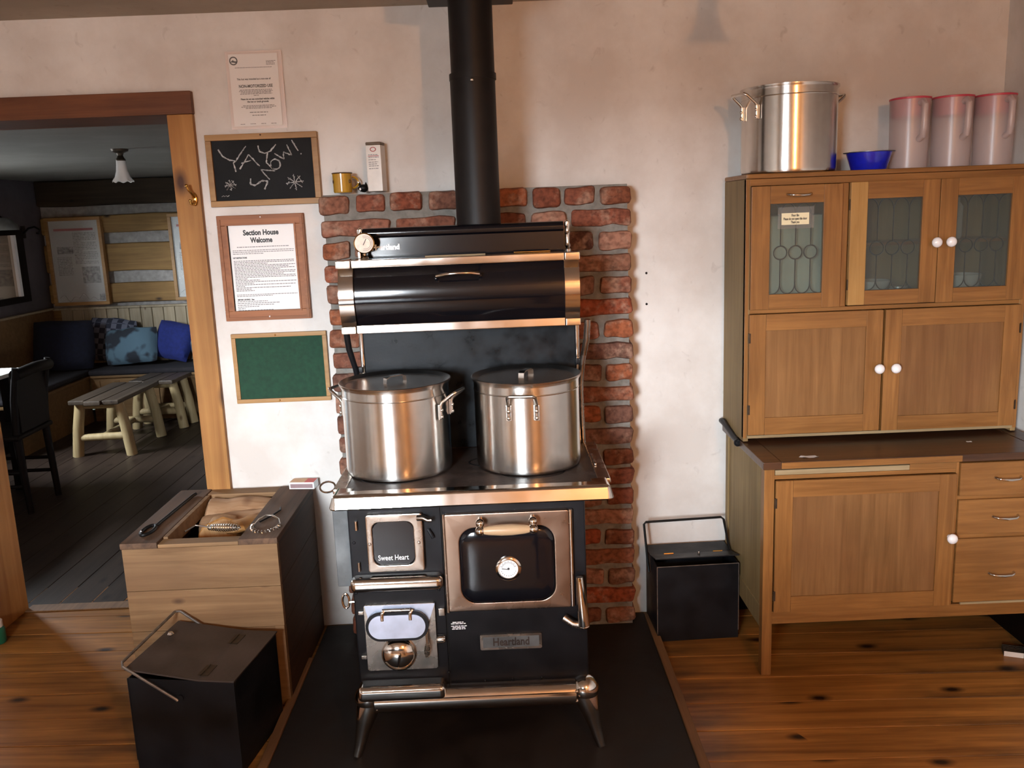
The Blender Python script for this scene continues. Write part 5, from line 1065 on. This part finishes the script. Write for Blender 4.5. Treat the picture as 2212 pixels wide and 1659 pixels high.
# framed posters
def poster(label, x0, x1, z0, z1, rnd, bar=True):
    t = thing('poster', label, 'poster', ((x0 + x1) / 2, PY1 - .05, z0), 0, 'framed posters on the log wall')
    yb = PY1 - .046; fw = .028
    for nm, a in (('frame_top', (x0, x1, z1 - fw, z1)), ('frame_bottom', (x0, x1, z0, z0 + fw)), ('frame_side', (x0, x0 + fw, z0 + fw, z1 - fw)), ('frame_side', (x1 - fw, x1, z0 + fw, z1 - fw))):
        part(nm, B().box(a[0], a[1], yb - .05, yb, a[2], a[3], .003), M['frame_oak'], t)
    part('sheet', B().box(x0 + fw, x1 - fw, yb - .03, yb - .02, z0 + fw, z1 - fw), M['poster'], t)
    part('glass', B().box(x0 + fw, x1 - fw, yb - .042, yb - .040, z0 + fw, z1 - fw), M['glass'], t)
    yy = yb - .0302; w = x1 - x0; h_ = z1 - z0
    part('red_bar', B().box(x0 + .14 * w, x0 + .84 * w, yy - .0006, yy, z1 - .15 * h_, z1 - .125 * h_), M['ink_red'], t)
    part('photo', B().box(x0 + .16 * w, x0 + .45 * w, yy - .0006, yy, z1 - .41 * h_, z1 - .33 * h_), M['photo'], t); part('photo', B().box(x0 + .56 * w, x0 + .88 * w, yy - .0006, yy, z1 - .75 * h_, z1 - .56 * h_), M['photo'], t); part('photo', B().box(x0 + .82 * w, x0 + .92 * w, yy - .0006, yy, z1 - .95 * h_, z1 - .88 * h_), M['photo'], t)
    wl = B(); word_lines(wl, x0 + .46 * w, x0 + .88 * w, yy, [(z1 - h_ * (.18 + .018 * k), 1 if k % 6 != 5 else .4) for k in range(20)], .006, rnd); word_lines(wl, x0 + .14 * w, x0 + .42 * w, yy, [(z1 - h_ * (.45 + .018 * k), .95) for k in range(12)], .006, rnd); part('printed_text', wl, M['photo'], t, kind='stuff')
    wl = B(); wl.tube([(x0 + w * (.1 + .85 * k / 24), yy - .0005, z0 + h_ * (.09 + .05 * math.sin(k * .9) * math.sin(k * .37))) for k in range(25)], .0016, 4); part('river_line', wl, M['photo'], t)
poster('framed printed poster with red bar left on the log wall', -3.842, -3.368, .935, 1.678, random.Random(1))
poster('framed printed poster partly hidden by the door casing', -2.803, -2.33, .945, 1.678, random.Random(2))
# glazed frame, tin shade and iron bracket on the parlor's left wall
t = thing('glazed_frame', 'dark frame on the far left wall whose glass mirrors the logs', 'frame', (PX0, 3.5, 1.02))
part('glass', B().box(PX0 + .03, PX0 + .034, 3.05, 3.86, 1.065, 1.55), M['mirror'], t)
part('frame', B().ring([(3.0, 1.015), (4.02, 1.015), (4.02, 1.60), (3.0, 1.60)], [(3.05, 1.065), (3.90, 1.065), (3.90, 1.55), (3.05, 1.55)], PX0 + .002, PX0 + .05, 'x'), M['dark_wood'], t)
part('bright_edge', B().box(PX0 + .03, PX0 + .056, 3.86, 3.90, 1.065, 1.55, .002), M['bright'], t, 'bright white lit edge')  # daylight on the frame edge, put in as white colour
t = thing('wall_lamp', 'pale tin shaded wall lamp above the dark glazed frame', 'wall lamp', (PX0 + .1, 3.55, 1.62))
part('shade', B().lathe([(.11, 1.59), (.10, 1.63), (.05, 1.675), (.02, 1.685)], (PX0 + .13, 3.60, 0), 28, cap0=False), M['tin'], t)
part('arm', B().tube([(PX0 + .13, 3.60, 1.684), (PX0 + .10, 3.60, 1.71), (PX0 + .0, 3.60, 1.70)], .008, 8), M['black'], t)
t = thing('iron_bracket', 'curled black iron bracket in the far corner beside the poster', 'bracket', (PX0, 4.1, 1.6))
part('scroll', B().tube([(PX0 + .005, 4.12, 1.56), (PX0 + .05, 4.12, 1.60), (PX0 + .10, 4.12, 1.61), (PX0 + .14, 4.12, 1.585), (PX0 + .13, 4.12, 1.555), (PX0 + .11, 4.12, 1.56)], .008, 8), M['black'], t)
part('plate', B().box(PX0 + .001, PX0 + .008, 4.09, 4.15, 1.52, 1.62, .002), M['black'], t)

# unseen table added below the frame to shade the floor from window and lamp
t = thing('shading_table', 'long dark table added out of view to shade the floor', 'table', (-1.2, -2.58, 0))
part('top', B().box(-1.5, 1.5, -.38, .38, .745, .78, .005), M['worktop'], t, local=True)
for sx in (-1.4, 1.4):
    for sy in (-.31, .31): part('leg', B().box(sx - .035, sx + .035, sy - .035, sy + .035, 0, .745, .004), M['worktop'], t, local=True)
for sy in (-.31, .31): part('apron', B().box(-1.365, 1.365, sy - .01, sy + .01, .60, .745), M['worktop'], t, local=True)
